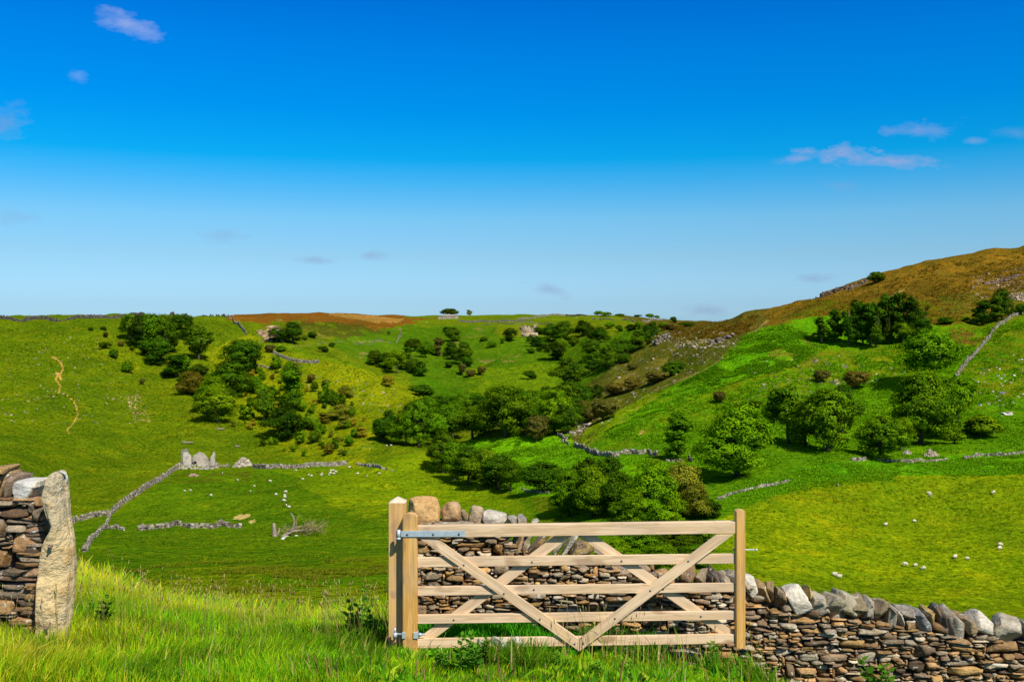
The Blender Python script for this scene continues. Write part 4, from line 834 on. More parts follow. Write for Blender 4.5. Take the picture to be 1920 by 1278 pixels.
T_ = [
 # group on the upper left hillside
 ('oaka', 244, 640, 50, 34, 'A'), ('darka', 262, 652, 58, 40, 'A'), ('oakb', 285, 655, 64, 46, 'A'), ('oakc', 308, 662, 68, 46, 'A'), ('darkb', 300, 683, 48, 40, 'A'), ('umbra', 338, 635, 44, 42, 'A'), ('busha', 322, 660, 34, 26, 'A'), ('bushb', 278, 668, 30, 30, 'A'),
 ('umbra', 372, 674, 60, 46, 'B', 'lone dark spreading tree between the two hillside clumps on the left'),
 ('umbra', 452, 706, 66, 66, 'B', 'big dark umbrella-shaped tree on the spur above the hillside thicket'),
 # thicket below
 ('pinea', 330, 708, 42, 34, 'C'), ('sapa', 347, 700, 32, 16, 'C'), ('darkb', 372, 716, 32, 30, 'C'), ('olivea', 356, 740, 42, 42, 'C'), ('darka', 430, 742, 62, 66, 'C'), ('oakb', 400, 755, 48, 46, 'C'), ('oakc', 408, 792, 66, 70, 'C'), ('oakb', 385, 776, 50, 42, 'C'), ('busha', 340, 722, 22, 22, 'C'), ('darka', 420, 765, 40, 40, 'C'),
 ('thinb', 552, 718, 36, 28, 'D'), ('thina', 546, 752, 66, 36, 'D', 'tall thin ragged tree on the sapling slope'), ('busha', 548, 770, 34, 34, 'D'), ('darka', 536, 822, 56, 62, 'D', 'broad dark rounded tree low on the sapling slope'), ('busha', 472, 730, 24, 18, 'D'), ('busha', 486, 735, 28, 20, 'D'), ('bushb', 495, 790, 44, 30, 'D'), ('olivea', 640, 785, 26, 40, 'D'),
 ('olivea', 647, 746, 22, 26, 'E'), ('bushc', 584, 718, 16, 14, 'E'), ('bushc', 611, 724, 12, 14, 'E'), ('bushb', 790, 742, 20, 36, 'E', 'low wide dark bush at the edge of the spur above the central wood'), ('olivea', 727, 724, 20, 20, 'E'), ('bushd', 614, 746, 14, 18, 'E'),
 ('busha', 243, 700, 22, 18, 'F'), ('bushb', 211, 671, 16, 12, 'F'), ('bushb', 200, 653, 12, 18, 'F'), ('bushc', 228, 650, 10, 8, 'F'), ('busha', 248, 658, 10, 8, 'F'), ('bushc', 199, 633, 10, 8, 'F'), ('bushb', 170, 620, 7, 8, 'F'), ('bushb', 193, 619, 7, 8, 'F'), ('bushc', 266, 720, 10, 8, 'F'), ('bushb', 300, 686, 8, 10, 'F'),
 ('darkb', 519, 643, 28, 27, 'G'), ('darka', 548, 643, 38, 34, 'G'), ('bushb', 587, 634, 12, 15, 'G'), ('bushc', 504, 661, 14, 14, 'G'), ('busha', 525, 660, 11, 18, 'G'), ('bushb', 605, 660, 11, 14, 'G'), ('bushb', 622, 650, 8, 10, 'G'), ('bushc', 729, 627, 6, 7, 'G'), ('bushb', 571, 638, 8, 8, 'G'),
 # middle slope
 ('oakb', 703, 684, 26, 30, 'H'), ('darkb', 725, 692, 30, 26, 'H'), ('oaka', 745, 700, 42, 36, 'H'), ('darka', 762, 695, 34, 26, 'H'), ('bushb', 785, 702, 28, 24, 'H'), ('bushb', 790, 706, 18, 18, 'H'), ('bushb', 768, 665, 14, 14, 'H'),
 ('busha', 778, 658, 22, 26, 'H2'), ('busha', 798, 670, 28, 26, 'H2'), ('thinb', 822, 668, 34, 20, 'H2'), ('darka', 846, 674, 32, 26, 'H2'), ('darka', 870, 684, 42, 28, 'H2'), ('bushb', 876, 688, 20, 18, 'H2'), ('darkb', 848, 640, 26, 24, 'H2'), ('bushb', 837, 622, 9, 12, 'H2'), ('bushb', 842, 690, 12, 12, 'H2'),
 ('bushc', 866, 704, 22, 12, 'I'), ('bushc', 882, 706, 13, 18, 'I'), ('bushc', 902, 703, 16, 14, 'I'), ('darkb', 957, 638, 22, 22, 'I'), ('busha', 926, 651, 10, 16, 'I'), ('bushb', 943, 644, 9, 6, 'I'), ('bushb', 993, 711, 16, 18, 'I', 'single dark round bush on the pale green meadow in the middle'), ('bushb', 995, 663, 10, 12, 'I'), ('busha', 905, 640, 8, 14, 'I'),
 ('darkb', 1008, 625, 12, 14, 'J'), ('bushb', 1018, 627, 12, 14, 'J'), ('darkb', 1000, 650, 22, 22, 'J'), ('darka', 1015, 660, 26, 24, 'J'), ('darka', 1032, 641, 32, 28, 'J'), ('darka', 1056, 640, 36, 38, 'J'), ('darkb', 1040, 675, 32, 34, 'J'), ('busha', 1052, 655, 20, 22, 'J'), ('darka', 1093, 630, 28, 26, 'J'), ('darkb', 1108, 640, 26, 22, 'J'), ('darka', 1125, 642, 28, 30, 'J'), ('umbra', 1108, 672, 34, 30, 'J'), ('busha', 1072, 650, 18, 18, 'J'),
 ('darka', 1110, 696, 34, 34, 'K'), ('darka', 1140, 692, 44, 32, 'K'), ('darkb', 1160, 682, 44, 34, 'K'), ('busha', 1162, 650, 18, 26, 'K'), ('darka', 1198, 655, 34, 30, 'K'), ('darka', 1214, 645, 34, 26, 'K'), ('darka', 1223, 628, 24, 20, 'K'), ('bushb', 1182, 620, 12, 18, 'K'), ('busha', 1200, 617, 14, 14, 'K'), ('busha', 1245, 618, 14, 16, 'K'), ('bushb', 1160, 622, 12, 10, 'K'), ('bushc', 1256, 622, 14, 16, 'K'), ('busha', 1140, 615, 10, 16, 'K'), ('darka', 1180, 664, 26, 24, 'K'),
 ('darka', 1066, 728, 54, 50, 'L'), ('darkb', 1072, 752, 34, 42, 'L'), ('bushb', 1100, 752, 26, 34, 'L'), ('darka', 1121, 746, 24, 22, 'L'), ('bushc', 1152, 742, 24, 30, 'L'), ('bushc', 1183, 733, 24, 26, 'L'), ('bushc', 1130, 788, 36, 42, 'L'), ('bushc', 1090, 775, 24, 28, 'L'), ('bushb', 1085, 792, 26, 24, 'L'), ('bushc', 1228, 719, 22, 34, 'L'), ('bushb', 1258, 706, 28, 36, 'L'), ('bushc', 1184, 694, 12, 16, 'L'), ('bushc', 1105, 790, 24, 26, 'L'),
 # skyline
 ('busha', 846, 592, 13, 26, 'S', 'dark rounded tree behind the far farmhouse roof on the skyline'), ('sapb', 880, 590, 10, 9, 'S', 'little pointed tree alone on the skyline right of the far farmhouse'), ('busha', 1120, 591, 8, 14, 'S'), ('busha', 1134, 592, 7, 16, 'S'), ('bushb', 1160, 593, 5, 14, 'S'), ('bushb', 1198, 594, 4, 12, 'S'), ('busha', 1222, 594, 8, 16, 'S'), ('busha', 1234, 595, 6, 10, 'S'),
 ('bushb', 1262, 605, 11, 9, 'S', 'small dark conical bush at the notch where the skyline dips'), ('bushb', 1285, 612, 8, 22, 'S'), ('busha', 1639, 531, 20, 24, 'S', 'round green tree beside the crag on the right skyline'),
 # central wood
 ('umbra', 718, 828, 42, 36, 'M'), ('asha', 742, 832, 40, 36, 'M'), ('oaka', 762, 835, 58, 50, 'M'), ('oakc', 785, 838, 88, 56, 'M'), ('asha', 812, 838, 60, 46, 'M'), ('oakb', 835, 828, 66, 50, 'M'), ('darkb', 842, 790, 46, 36, 'M'), ('oaka', 862, 800, 56, 40, 'M'), ('oakb', 888, 782, 44, 44, 'M'), ('asha', 886, 822, 58, 50, 'M'), ('darka', 912, 812, 60, 36, 'M'),
 ('ashb', 948, 822, 94, 78, 'M'), ('oaka', 925, 775, 42, 40, 'M'), ('oakb', 985, 818, 78, 50, 'M'), ('bushc', 1006, 828, 46, 36, 'M'), ('bigash', 1040, 812, 78, 66, 'M'), ('oaka', 1015, 790, 56, 40, 'M'), ('darka', 1075, 800, 56, 44, 'M'), ('darka', 960, 780, 50, 40, 'M'), ('oakb', 905, 795, 40, 34, 'M'),
 ('darka', 730, 815, 44, 30, 'M'), ('oaka', 800, 812, 66, 44, 'M'), ('darkb', 822, 800, 56, 40, 'M'), ('oakb', 848, 822, 64, 46, 'M'), ('ashb', 870, 780, 44, 40, 'M'), ('darka', 900, 800, 56, 40, 'M'), ('oakb', 930, 800, 70, 50, 'M'), ('darka', 968, 800, 66, 44, 'M'), ('oaka', 1000, 800, 66, 44, 'M'), ('darkb', 1025, 770, 44, 40, 'M'), ('darka', 1060, 780, 60, 44, 'M'), ('darka', 1090, 765, 40, 36, 'M'), ('oaka', 772, 800, 46, 36, 'M'), ('darka', 1062, 812, 50, 40, 'M'), ('darkb', 975, 770, 40, 34, 'M'),
 # stream row
 ('oakc', 830, 886, 74, 62, 'N'), ('oakb', 852, 900, 68, 50, 'N'), ('darka', 878, 908, 70, 56, 'N'), ('oaka', 908, 914, 70, 52, 'N'), ('darkb', 935, 918, 64, 54, 'N'), ('oakb', 958, 920, 54, 42, 'N'), ('darkb', 1017, 922, 54, 70, 'N', 'dark domed tree standing alone at the left of the streamside grove'),
 ('bigoak', 1066, 968, 84, 66, 'O'), ('darka', 1100, 950, 88, 52, 'O'), ('bigoak', 1108, 970, 92, 70, 'O'), ('darka', 1140, 958, 98, 66, 'O'), ('darkb', 1165, 970, 80, 54, 'O'), ('bigash', 1222, 985, 112, 96, 'O'), ('bigoak', 1182, 990, 70, 64, 'O'), ('olivea', 1282, 962, 92, 66, 'O'), ('olivea', 1306, 972, 62, 44, 'O'), ('bushb', 1325, 968, 30, 38, 'O'), ('bigash', 1255, 985, 60, 60, 'O'),
 ('bigoak', 1200, 1045, 56, 80, 'P'), ('bigash', 1158, 1052, 40, 56, 'P'), ('bigoak', 1262, 1040, 60, 84, 'P'), ('bigoak', 1318, 1030, 50, 56, 'P'), ('bigoak', 1240, 1075, 54, 84, 'P'), ('bigash', 1180, 1078, 40, 60, 'P'), ('bigoak', 1300, 1062, 40, 60, 'P'),
 # right hillside
 ('thina', 1268, 864, 86, 42, 'Q', 'tall dark ragged tree by the broken wall on the right slope'), ('bigash', 1382, 892, 128, 132, 'Q', 'largest bright green tree on the right, nearest the stream grove'),
 ('oaka', 1478, 832, 104, 80, 'R'), ('oakc', 1552, 845, 112, 104, 'R'), ('oakb', 1510, 838, 84, 70, 'R'), ('darka', 1580, 812, 86, 50, 'R'),
 ('oakc', 1650, 862, 80, 90, 'T', 'low rounded tree left of the tallest clump above the field wall'), ('bigoak', 1725, 832, 132, 110, 'T', 'tallest massive tree in the middle of the right hillside clump'), ('oaka', 1690, 845, 60, 52, 'T', 'squat tree filling the gap at the foot of the tallest hillside tree'), ('oakb', 1762, 822, 110, 76, 'T', 'tree leaning out right of the tallest hillside tree'), ('openash', 1742, 726, 102, 100, 'T', 'light green spreading tree highest in the right hillside clump'), ('openash', 1795, 790, 80, 60, 'T', 'feathery green tree at the right edge of the hillside clump, below the long wall'),
 ('busha', 1838, 820, 38, 56, 'T', 'low green bush rightmost below the hillside clump'), ('busha', 1790, 832, 30, 44, 'T', 'small bush between the tallest hillside tree and the rightmost low bush'),
 ('bushc', 1538, 717, 22, 22, 'U', 'small dark thorn bush alone above the paired round trees'), ('bushc', 1602, 729, 32, 34, 'U', 'flat-topped dark thorn bush on the olive slope below the plantation'), ('bushc', 1350, 756, 22, 20, 'U', 'small thorn bush on the bracken slope above the largest bright tree'), ('bushb', 1415, 766, 14, 18, 'U', 'low dark bush just above the left round tree of the pair'), ('busha', 1776, 608, 14, 22, 'U', 'small round bush right of the plantation'), ('busha', 1808, 603, 9, 13, 'U', 'tiny green bush midway between the plantation and the two right pines'),
 # plantation
 ('pinea', 1540, 645, 48, 24, 'V'), ('pineb', 1565, 641, 58, 28, 'V'), ('pinec', 1592, 650, 68, 28, 'V'), ('pinea', 1605, 646, 80, 26, 'V'), ('pineb', 1618, 648, 74, 26, 'V'), ('pinea', 1632, 648, 76, 28, 'V'), ('pinec', 1642, 650, 70, 26, 'V'), ('pineb', 1656, 642, 86, 26, 'V'), ('pinec', 1664, 646, 60, 22, 'V'), ('pinea', 1672, 636, 78, 24, 'V'), ('pineb', 1688, 638, 84, 26, 'V'), ('oaka', 1694, 642, 36, 30, 'V'), ('pinec', 1704, 636, 82, 26, 'V'), ('pineb', 1714, 634, 66, 26, 'V'), ('darkb', 1722, 632, 40, 34, 'V'), ('pinec', 1732, 626, 50, 24, 'V'), ('pinea', 1644, 636, 66, 22, 'V'),
 ('pinea', 1842, 609, 44, 28, 'W', 'left dark pine of the three by the top of the long straight wall'), ('pineb', 1866, 602, 44, 26, 'W', 'middle pine of the three by the top of the long straight wall'), ('darka', 1878, 600, 56, 36, 'W', 'broad dark tree of the three by the top of the long straight wall'), ('bushb', 1916, 590, 20, 16, 'W', 'small dark bush at the very top of the long straight wall'),
]
for t in T_: tree(*t)
rs = random.Random(4); sap_poly = [(455, 705), (520, 690), (600, 730), (670, 765), (685, 815), (650, 855), (560, 862), (490, 838), (440, 800), (430, 755)]
def inp(x, y, P): return bool(inpoly(np.array([float(x)]), np.array([float(y)]), P)[0])
n = 0
while n < 105:
    x, y = rs.uniform(430, 685), rs.uniform(690, 862)
    if inp(x, y, sap_poly):
        hgt = rs.choice([9, 12, 14, 18, 22, 26])*(0.8+.3*rs.random()); tree(rs.choice(['sapa', 'sapa', 'sapb', 'busha', 'bushd']), x, y, hgt, hgt*rs.uniform(.5, .9), 'SAP'); n += 1
for x, y, h in [(478, 700, 9), (494, 712, 12), (520, 700, 8), (560, 690, 7), (575, 735, 10), (590, 760, 12), (600, 742, 8), (470, 760, 16), (455, 772, 14), (505, 755, 18), (520, 768, 14), (575, 790, 16), (468, 805, 14), (450, 745, 12), (438, 800, 10), (660, 760, 8), (683, 790, 9), (566, 765, 14)]:
    tree(rs.choice(['sapa', 'busha', 'sapb']), x, y, h, h*.7, 'SAP')

CLD = {'A': ('upper left hillside clump', 'trees of the upper left hillside clump'), 'B': ('left hillside', 'scattered trees on the left hillside'), 'C': ('dark thicket above the ruin', 'trees of the thicket above the ruin'),
 'D': ('sapling slope', 'larger trees on the sapling slope'), 'E': ('yellow-green spur', 'bushes on the yellow-green spur'), 'F': ('bare left hillside', 'bushes on the bare left hillside'), 'G': ('ground below the red-brown moor', 'bushes below the red-brown moor'),
 'H': ('mid-valley bank behind the spur', 'trees on the mid-valley bank'), 'H2': ('bank below the far farmhouse', 'trees on the bank below the far farmhouse'), 'I': ('far green meadow slope', 'bushes of the far meadow slope'), 'J': ('far side-valley wood', 'trees of the far side-valley wood'),
 'K': ('dark gully beside the rocky slope', 'trees in the gully beside the rocky slope'), 'L': ('foot of the rocky slope', 'bushes along the foot of the rocky slope'), 'S': ('skyline', 'trees on the skyline'), 'M': ('central valley wood', 'trees of the central valley wood'),
 'N': ('streamside row below the central wood', 'trees of the streamside row'), 'O': ('grove above the gate', 'trees of the grove above the gate'), 'P': ('hollow seen through the gate', 'bushy trees in the hollow behind the gate'), 'Q': ('right slope', 'trees on the right slope'),
 'R': ('right hillside pair', 'round trees on the right hillside'), 'T': ('right clump', 'trees of the right hillside clump'), 'U': ('right slope', 'thorn bushes on the right slope'), 'V': ('pine plantation', 'trees of the pine plantation'), 'W': ('long wall', 'pines by the long wall')}
LOOK = {'oaka': 'full green', 'oakb': 'rounded green', 'oakc': 'wide green', 'asha': 'bright green', 'ashb': 'bright billowing', 'darka': 'dark green', 'darkb': 'dark dense', 'olivea': 'yellowish green', 'umbra': 'dark flat-crowned', 'openash': 'open light green', 'bigash': 'bright leafy', 'bigoak': 'deep green leafy',
        'pinea': 'tall dark', 'pineb': 'tall ragged', 'pinec': 'slender dark', 'busha': 'green', 'bushb': 'dark', 'bushc': 'brownish', 'bushd': 'fresh green', 'thina': 'ragged', 'thinb': 'sparse brownish', 'sapa': 'young green', 'sapb': 'young yellowish'}
for cl, lst in clusters.items():
    if cl == 'SAP':
        for t in lst: tag(t[4], 'small young tree or bush scattered over the yellow-green slope right of the ruin', 'sapling', 'saplings scattered on the slope right of the ruin')
        continue
    place, grp = CLD[cl]; lst.sort(key=lambda t: t[0]); n = len(lst)
    for i, t in enumerate(lst):
        kind = 'bush' if 'bush' in t[6] else 'tree'; lab = t[5]
        if not lab: lab = f"{LOOK[t[7]]} {kind}, {ordn(i, n)} plant by foot {'on the' if cl in 'EFGHIPS' or cl == 'H2' else 'in the'} {place}" if False else f"{LOOK[t[7]]} {kind}, {ordn(i, n)} from the left {'in' if cl in 'ACJKMNOPV' else 'on' if cl != 'L' else 'at'} the {place}".replace('leftmost from the left', 'leftmost').replace('rightmost from the left', 'rightmost')
        tag(t[4], lab, kind, grp)

# ------------------------------------------------------------------ far walls
def drape(pts, step=1.0, dmin=14):
    P = [at(x, y, dmin) for x, y in pts]; out = []
    for a, b in zip(P[:-1], P[1:]):
        n = max(1, int((b-a).length/step))
        for k in range(n): q = a.lerp(b, k/n); out.append((q.x, q.y))
    out.append((P[-1].x, P[-1].y)); return np.array(out)
def far_wall(name, pts, label, hpx,  step=0.55, ruin=0.0, wd=0.55, tint=0.88, seed=1, group='distant dry stone field walls', maxn=3500):
    rg = np.random.default_rng(seed); P = drape(pts, step); Dm = float(np.mean([p[1] for p in P])); H = hpx*Dm/F*.9
    if len(P)*4 > maxn: P = P[::int(math.ceil(len(P)*4/maxn))]
    st = np.linalg.norm(np.diff(P, axis=0), axis=1).mean(); mb = MB(); V1, F1 = CG[1]; n = len(P); tt = np.gradient(P, axis=0); ang = np.arctan2(tt[:, 1], tt[:, 0])
    w2 = wd*rg.uniform(.9, 1.1, n)
    hh = H*(1-ruin*np.clip(0.5+1.2*fbm(np.arange(n)*st/5.0+seed*9, np.zeros(n)+seed, 3), 0, 1)); Z = height(P[:, 0], P[:, 1])
    rows = max(2, int(round(H/max(0.28, Dm*0.0016)))); rh = H/rows
    for r_ in range(rows+1):
        for i in range(n):
            if r_*rh > hh[i] or rg.random() < .10+.15*ruin: continue
            c = (0.42, 0.365, 0.28) if rg.random() < .65 else (0.26, 0.22, 0.15); c = np.array(c)*rg.uniform(.35, 1.25)*tint
            V = V1*np.array([st*.62, w2[i]/2*(1-.25*r_/rows)*rg.uniform(.85, 1.15), rh*.6]); V = V+rg.normal(0, .2, V.shape)*np.array([st, .45, rh])
            if r_ == rows: V = V@rotm('Y', rg.normal(0, .3)).T*np.array([.8, .8, .9])
            V = V@rotm('Z', ang[i]).T+np.array([P[i, 0], P[i, 1], Z[i]-.1+r_*rh+rh*.4]); mb.add(V, F1, (), c)
    if not mb.V: return
    o = link('field_wall', mb.mesh('field_wall', False), M['farstone']); tag(o, label, 'stone wall', group, 'thing'); return o
W_ = [([(122, 983), (140, 977), (165, 972), (190, 967), (207, 965)], 'short pale wall running left from the wall junction to the stone post', 9.5, 0),
 ([(210, 963), (225, 950), (245, 936), (262, 925), (278, 914), (300, 903), (312, 895), (325, 884), (334, 877)], 'long wall climbing from the junction up to the roofless ruin', 9, 0),
 ([(206, 966), (202, 978), (195, 990), (182, 1002), (172, 1012), (165, 1024), (158, 1034)], 'broken wall dropping from the junction towards the tall grass', 8.5, .35),
 ([(200, 992), (215, 990), (232, 994)], 'small heap of wall rubble beside the broken wall', 6, .5),
 ([(262, 994), (280, 992), (300, 990), (318, 988), (330, 984), (345, 986), (360, 990), (378, 989), (395, 990), (415, 985), (430, 988), (450, 990)], 'tumbled low wall lying alone in the left field', 10.5, .5),
 ([(385, 876), (400, 877), (430, 874)], 'low broken wall between the ruin and the stone mound', 5, .4),
 ([(475, 877), (500, 879), (540, 878), (580, 875), (620, 874), (650, 871)], 'straight intact wall right of the stone mound', 9, 0.05),
 ([(670, 872), (685, 874), (700, 875), (715, 879), (735, 883)], 'ruined wall end beyond the gap right of the intact wall', 6, .6),
 ([(507, 660), (520, 667), (540, 675), (560, 679), (580, 681), (598, 680)], 'curved grey wall high on the spur below the red-brown moor', 4.5, 0),
 ([(480, 684), (500, 690), (530, 690)], 'faint low wall below the curved grey wall on the spur', 3, .5),
 ([(0, 598), (80, 598), (160, 597), (240, 595), (320, 592), (400, 590)], 'dark wall along the left skyline', 3.6, 0, .35),
 ([(405, 590), (422, 594), (438, 604), (450, 614), (462, 628)], 'wall coming down from the left skyline beside the moor', 3.6, 0),
 ([(750, 620), (752, 630), (746, 638), (744, 642)], 'short wall dropping down the far slope left of the farmhouse', 3, .2),
 ([(665, 645), (700, 641), (735, 642)], 'low wall across the dark far slope', 1.6, .5, .7),
 ([(860, 603), (900, 603), (950, 602), (985, 602)], 'dark far field wall just right of the farmhouse', 2.4, 0, .5),
 ([(905, 609), (960, 608), (1010, 607), (1040, 608)], 'lower far field wall on the plateau', 1.6, .5, .6),
 ([(970, 602), (985, 598), (1010, 594), (1060, 592), (1100, 593)], 'far field wall climbing to the skyline', 2.2, 0, .8),
 ([(1110, 598), (1150, 600), (1190, 604)], 'pale far wall slanting across the plateau edge', 2, .3),
 ([(1205, 603), (1225, 599), (1248, 597)], 'pale short wall near the skyline notch', 2.4, 0),
 ([(1045, 816), (1055, 822), (1066, 834)], 'broken wall end climbing beside the central wood', 6, .6),
 ([(1078, 836), (1090, 842), (1105, 848), (1118, 852), (1135, 855), (1150, 858), (1160, 855)], 'tumbled grey wall at the foot of the bracken slope', 11, .45),
 ([(1165, 850), (1185, 850), (1200, 851), (1215, 850), (1232, 853)], 'second piece of tumbled wall left of the ragged tree', 10, .45),
 ([(1250, 866), (1265, 866), (1278, 864)], 'wall remnant under the ragged tree', 6, .5),
 ([(1291, 862), (1297, 866)], 'last bit of broken wall right of the ragged tree', 10, .2),
 ([(1793, 708), (1800, 698), (1810, 686), (1822, 672), (1836, 657), (1850, 641), (1860, 626), (1872, 613), (1890, 600), (1917, 587)], 'long straight pale wall climbing the right hillside', 7.5, .05),
 ([(1347, 937), (1362, 930), (1380, 925), (1400, 920), (1425, 915), (1450, 910), (1478, 903)], 'low pale wall on the bracken bank above the gate', 5.5, .25),
 ([(1598, 863), (1610, 864), (1622, 862)], 'short wall piece below the low rounded tree', 7, .2),
 ([(1645, 864), (1680, 866), (1710, 867), (1740, 866), (1760, 864), (1775, 862)], 'field wall along the foot of the right clump', 5, .3),
 ([(1808, 861), (1830, 856), (1855, 854), (1880, 855), (1905, 852), (1935, 850)], 'field wall running out to the right edge', 6, .3),
 ([(980, 917), (1000, 922), (1030, 925)], 'low stones below the lone domed tree', 4, .5)]
for i, (p, lab, h_, ru, *tn) in enumerate(W_): far_wall('w', p, lab, h_, ruin=ru, seed=20+i, tint=tn[0] if tn else 0.88)

# ------------------------------------------------------------------ ruin, mound, farmhouse
def slab(name, outline, thick, yaw, org, m, parent, c=(0.42, 0.37, 0.30), sub=0):
    """upright wall piece: outline (x, z) in metres, facing -Y turned by yaw"""
    mb = MB(); n = len(outline); f = [(x, -thick/2, z) for x, z in outline]; b = [(x, thick/2, z) for x, z in outline]
    bm = bmesh.new(); vf = [bm.verts.new(p) for p in f]; vb = [bm.verts.new(p) for p in b]; bm.faces.new(vf); bm.faces.new(vb[::-1])
    for i in range(n): bm.faces.new((vf[i], vb[i], vb[(i+1) % n], vf[(i+1) % n]))
    bmesh.ops.triangulate(bm, faces=bm.faces[:]); bmesh.ops.recalc_face_normals(bm, faces=bm.faces[:])
    me = bpy.data.meshes.new(name); bm.to_mesh(me); bm.free(); set_attr(me, c)
    return link(name, me, m, parent, org, (0, 0, yaw))
def ragged(x0, x1, tops, rg, amp=.25):
    o = [(x0, -1)]; o.append((x1, -1))
    xs = np.linspace(x1, x0, 16); tx = [t[0] for t in tops]; tz = [t[1] for t in tops]
    for k, x in enumerate(xs): o.append((x, float(np.interp(x, tx, tz))+rg.uniform(-amp, amp)))
    return o
def ruinmat():
    m, nt, b = mat('ruin_masonry', .95, .1); geo = nd(nt, 'ShaderNodeNewGeometry'); P = geo.outputs['Position']
    v = nd(nt, 'ShaderNodeTexVoronoi'); mp = nd(nt, 'ShaderNodeMapping'); mp.inputs['Scale'].default_value = (1.5, 1.5, 3.0); nt.links.new(P, mp.inputs[0]); nt.links.new(mp.outputs[0], v.inputs['Vector'])
    sp = nd(nt, 'ShaderNodeSeparateColor'); nt.links.new(v.outputs['Color'], sp.inputs[0])
    c = mixc(nt, 1.0, attr(nt), ramp(nt, sp.outputs[0], [(0, .5), (.5, .95), (1, 1.35)]), 'MULTIPLY')
    c = mixc(nt, ramp(nt, noise(nt, .6, 4, .6, P), [(.45, 0.), (.7, .6)]), c, (.20, .17, .13)); nt.links.new(c, b.inputs['Base Color'])
    bump(nt, b, v.outputs['Distance'], .6, .3); return m
M['ruin'] = ruinmat()
rr = np.random.default_rng(9)
pR = at(368, 872); sR = pR.y/F
ruin = empty('ruined_barn', pR); tag(ruin, 'roofless ruined stone barn with broken gable walls in the left field', 'ruin')
X = lambda px: (px-368)*sR
slab('gable_wall', ragged(X(334), X(348), [(X(334), 25*sR), (X(337), 28*sR), (X(348), 28*sR)], rr, .3), .7, R(-20), (0, 0.5, 0), M['ruin'], ruin, (.34, .31, .26))
slab('front_wall', ragged(X(346), X(360), [(X(346), 27*sR), (X(354), 26*sR), (X(358), 22*sR), (X(360), 20*sR)], rr, .3), .7, R(8), (0, -1.0, -.3), M['ruin'], ruin, (.66, .58, .45))
slab('front_wall', ragged(X(361), X(389), [(X(361), 19*sR), (X(366), 20*sR), (X(370), 23.5*sR), (X(377), 23*sR), (X(383), 18*sR), (X(387), 13*sR), (X(389), 5*sR)], rr, .25), .7, R(2), (0, 1.5, 0), M['ruin'], ruin, (.60, .50, .39))
slab('corner_pillar', ragged(X(395.5), X(403), [(X(395), 14*sR), (X(399), 21*sR), (X(401), 25*sR), (X(403), 23*sR)], rr, .3), 1.2, R(0), (0, 0, 0), M['ruin'], ruin, (.62, .53, .42))
slab('back_wall', ragged(X(350), X(396), [(X(350), 12*sR), (X(372), 9*sR), (X(396), 5*sR)], rr, .4), .7, 0, (0, 6, 0), M['ruin'], ruin, (.36, .32, .27))
o = bm_obj('doorway', bevel_box(X(361.5), X(367), 1.05, 1.3, 0.2, 4.2*sR+.6, .02), M['dark'], ruin)
mb = MB()
for k in range(150):
    u_ = rr.uniform(330, 410); V, Fq = rock(rr, (rr.uniform(.2, .7), .4, rr.uniform(.15, .45)), 2); pp = at(u_, rr.uniform(868, 880)); mb.add(V+np.array(pp-pR)+[0, 0, .1], Fq, (), np.array((.42, .37, .30))*rr.uniform(.6, 1.3))
link('rubble', mb.mesh('rubble', False), M['farstone'], ruin)
def heap(name, px, py, wpx, hpx, n, label, cat, c=(.46, .39, .29), smax=.8):
    p = at(px, py); s = p.y/F; W, H = wpx*s, hpx*s; mb = MB(); g = np.random.default_rng(int(px))
    for k in range(n):
        r = math.sqrt(g.random()); a = g.uniform(0, 6.28); x, y = r*math.cos(a)*W/2, r*math.sin(a)*W/3
        z = float(height(p.x+x, p.y+y))-p.z+H*max(0, 1-r**1.6)*g.uniform(.3, 1); sz = g.uniform(.3, 1)*smax
        V, Fq = rock(g, (sz*.6, sz*.6, sz*.4), 2); mb.add(V+[x, y, z], Fq, (), np.array(c)*g.uniform(.55, 1.35))
    o = link(name, mb.mesh(name, False), M['farstone'], None, p); tag(o, label, cat); return o
heap('stone_mound', 455, 874, 34, 17, 420, 'collapsed stone building heaped into a mound right of the ruin', 'rubble mound', smax=1.1)
heap('rubble_heap', 363, 892, 16, 5, 60, 'small reddish rubble heap in the grass below the ruin', 'rubble heap', (.42, .28, .2))
heap('rubble_heap', 1745, 855, 26, 14, 120, 'scattered pale stones under the tallest clump above the field wall', 'rubble heap', (.42, .34, .25))
heap('rubble_heap', 1700, 850, 14, 8, 40, 'few pale stones beside the squat tree below the right clump', 'rubble heap', (.45, .38, .28))
pf = at(845, 600); pf = at(842, 597); sf = pf.y/F
house = empty('farmhouse', pf); tag(house, 'long low pale stone farm building under the skyline tree', 'farmhouse', None)
Wd = 24*sf; hm_ = 5.0*sf
bm_obj('house_wall', bevel_box(-Wd/2, Wd/2*.8, 0, 7, -3, hm_, .02), M['ruin'], house)
def gable(x0, x1, y0, y1, z0, z1, m, par, nm='roof'):
    mb = MB(); mb.add([(x0, y0, z0), (x1, y0, z0), (x1, y1, z0), (x0, y1, z0), (x0, (y0+y1)/2, z1), (x1, (y0+y1)/2, z1)], [(0, 1, 5, 4), (2, 3, 4, 5), (0, 3, 2, 1)], [(0, 4, 3), (1, 2, 5)], (.42, .36, .30)); return link(nm, mb.mesh(nm, False), m, par)
for o_ in house.children: set_attr(o_.data, (.42, .35, .26))
gable(-Wd/2-.4, Wd/2*.8+.4, -.4, 7.4, hm_+.02, hm_+2.6*sf, plain('pale_slates', (.30, .23, .17), .9, .15, .5), house)
o_ = bm_obj('lean_to', bevel_box(-Wd/2-9*sf, -Wd/2, 1, 5, -3, hm_*.6, .02), M['ruin'], house); set_attr(o_.data, (.40, .33, .25))
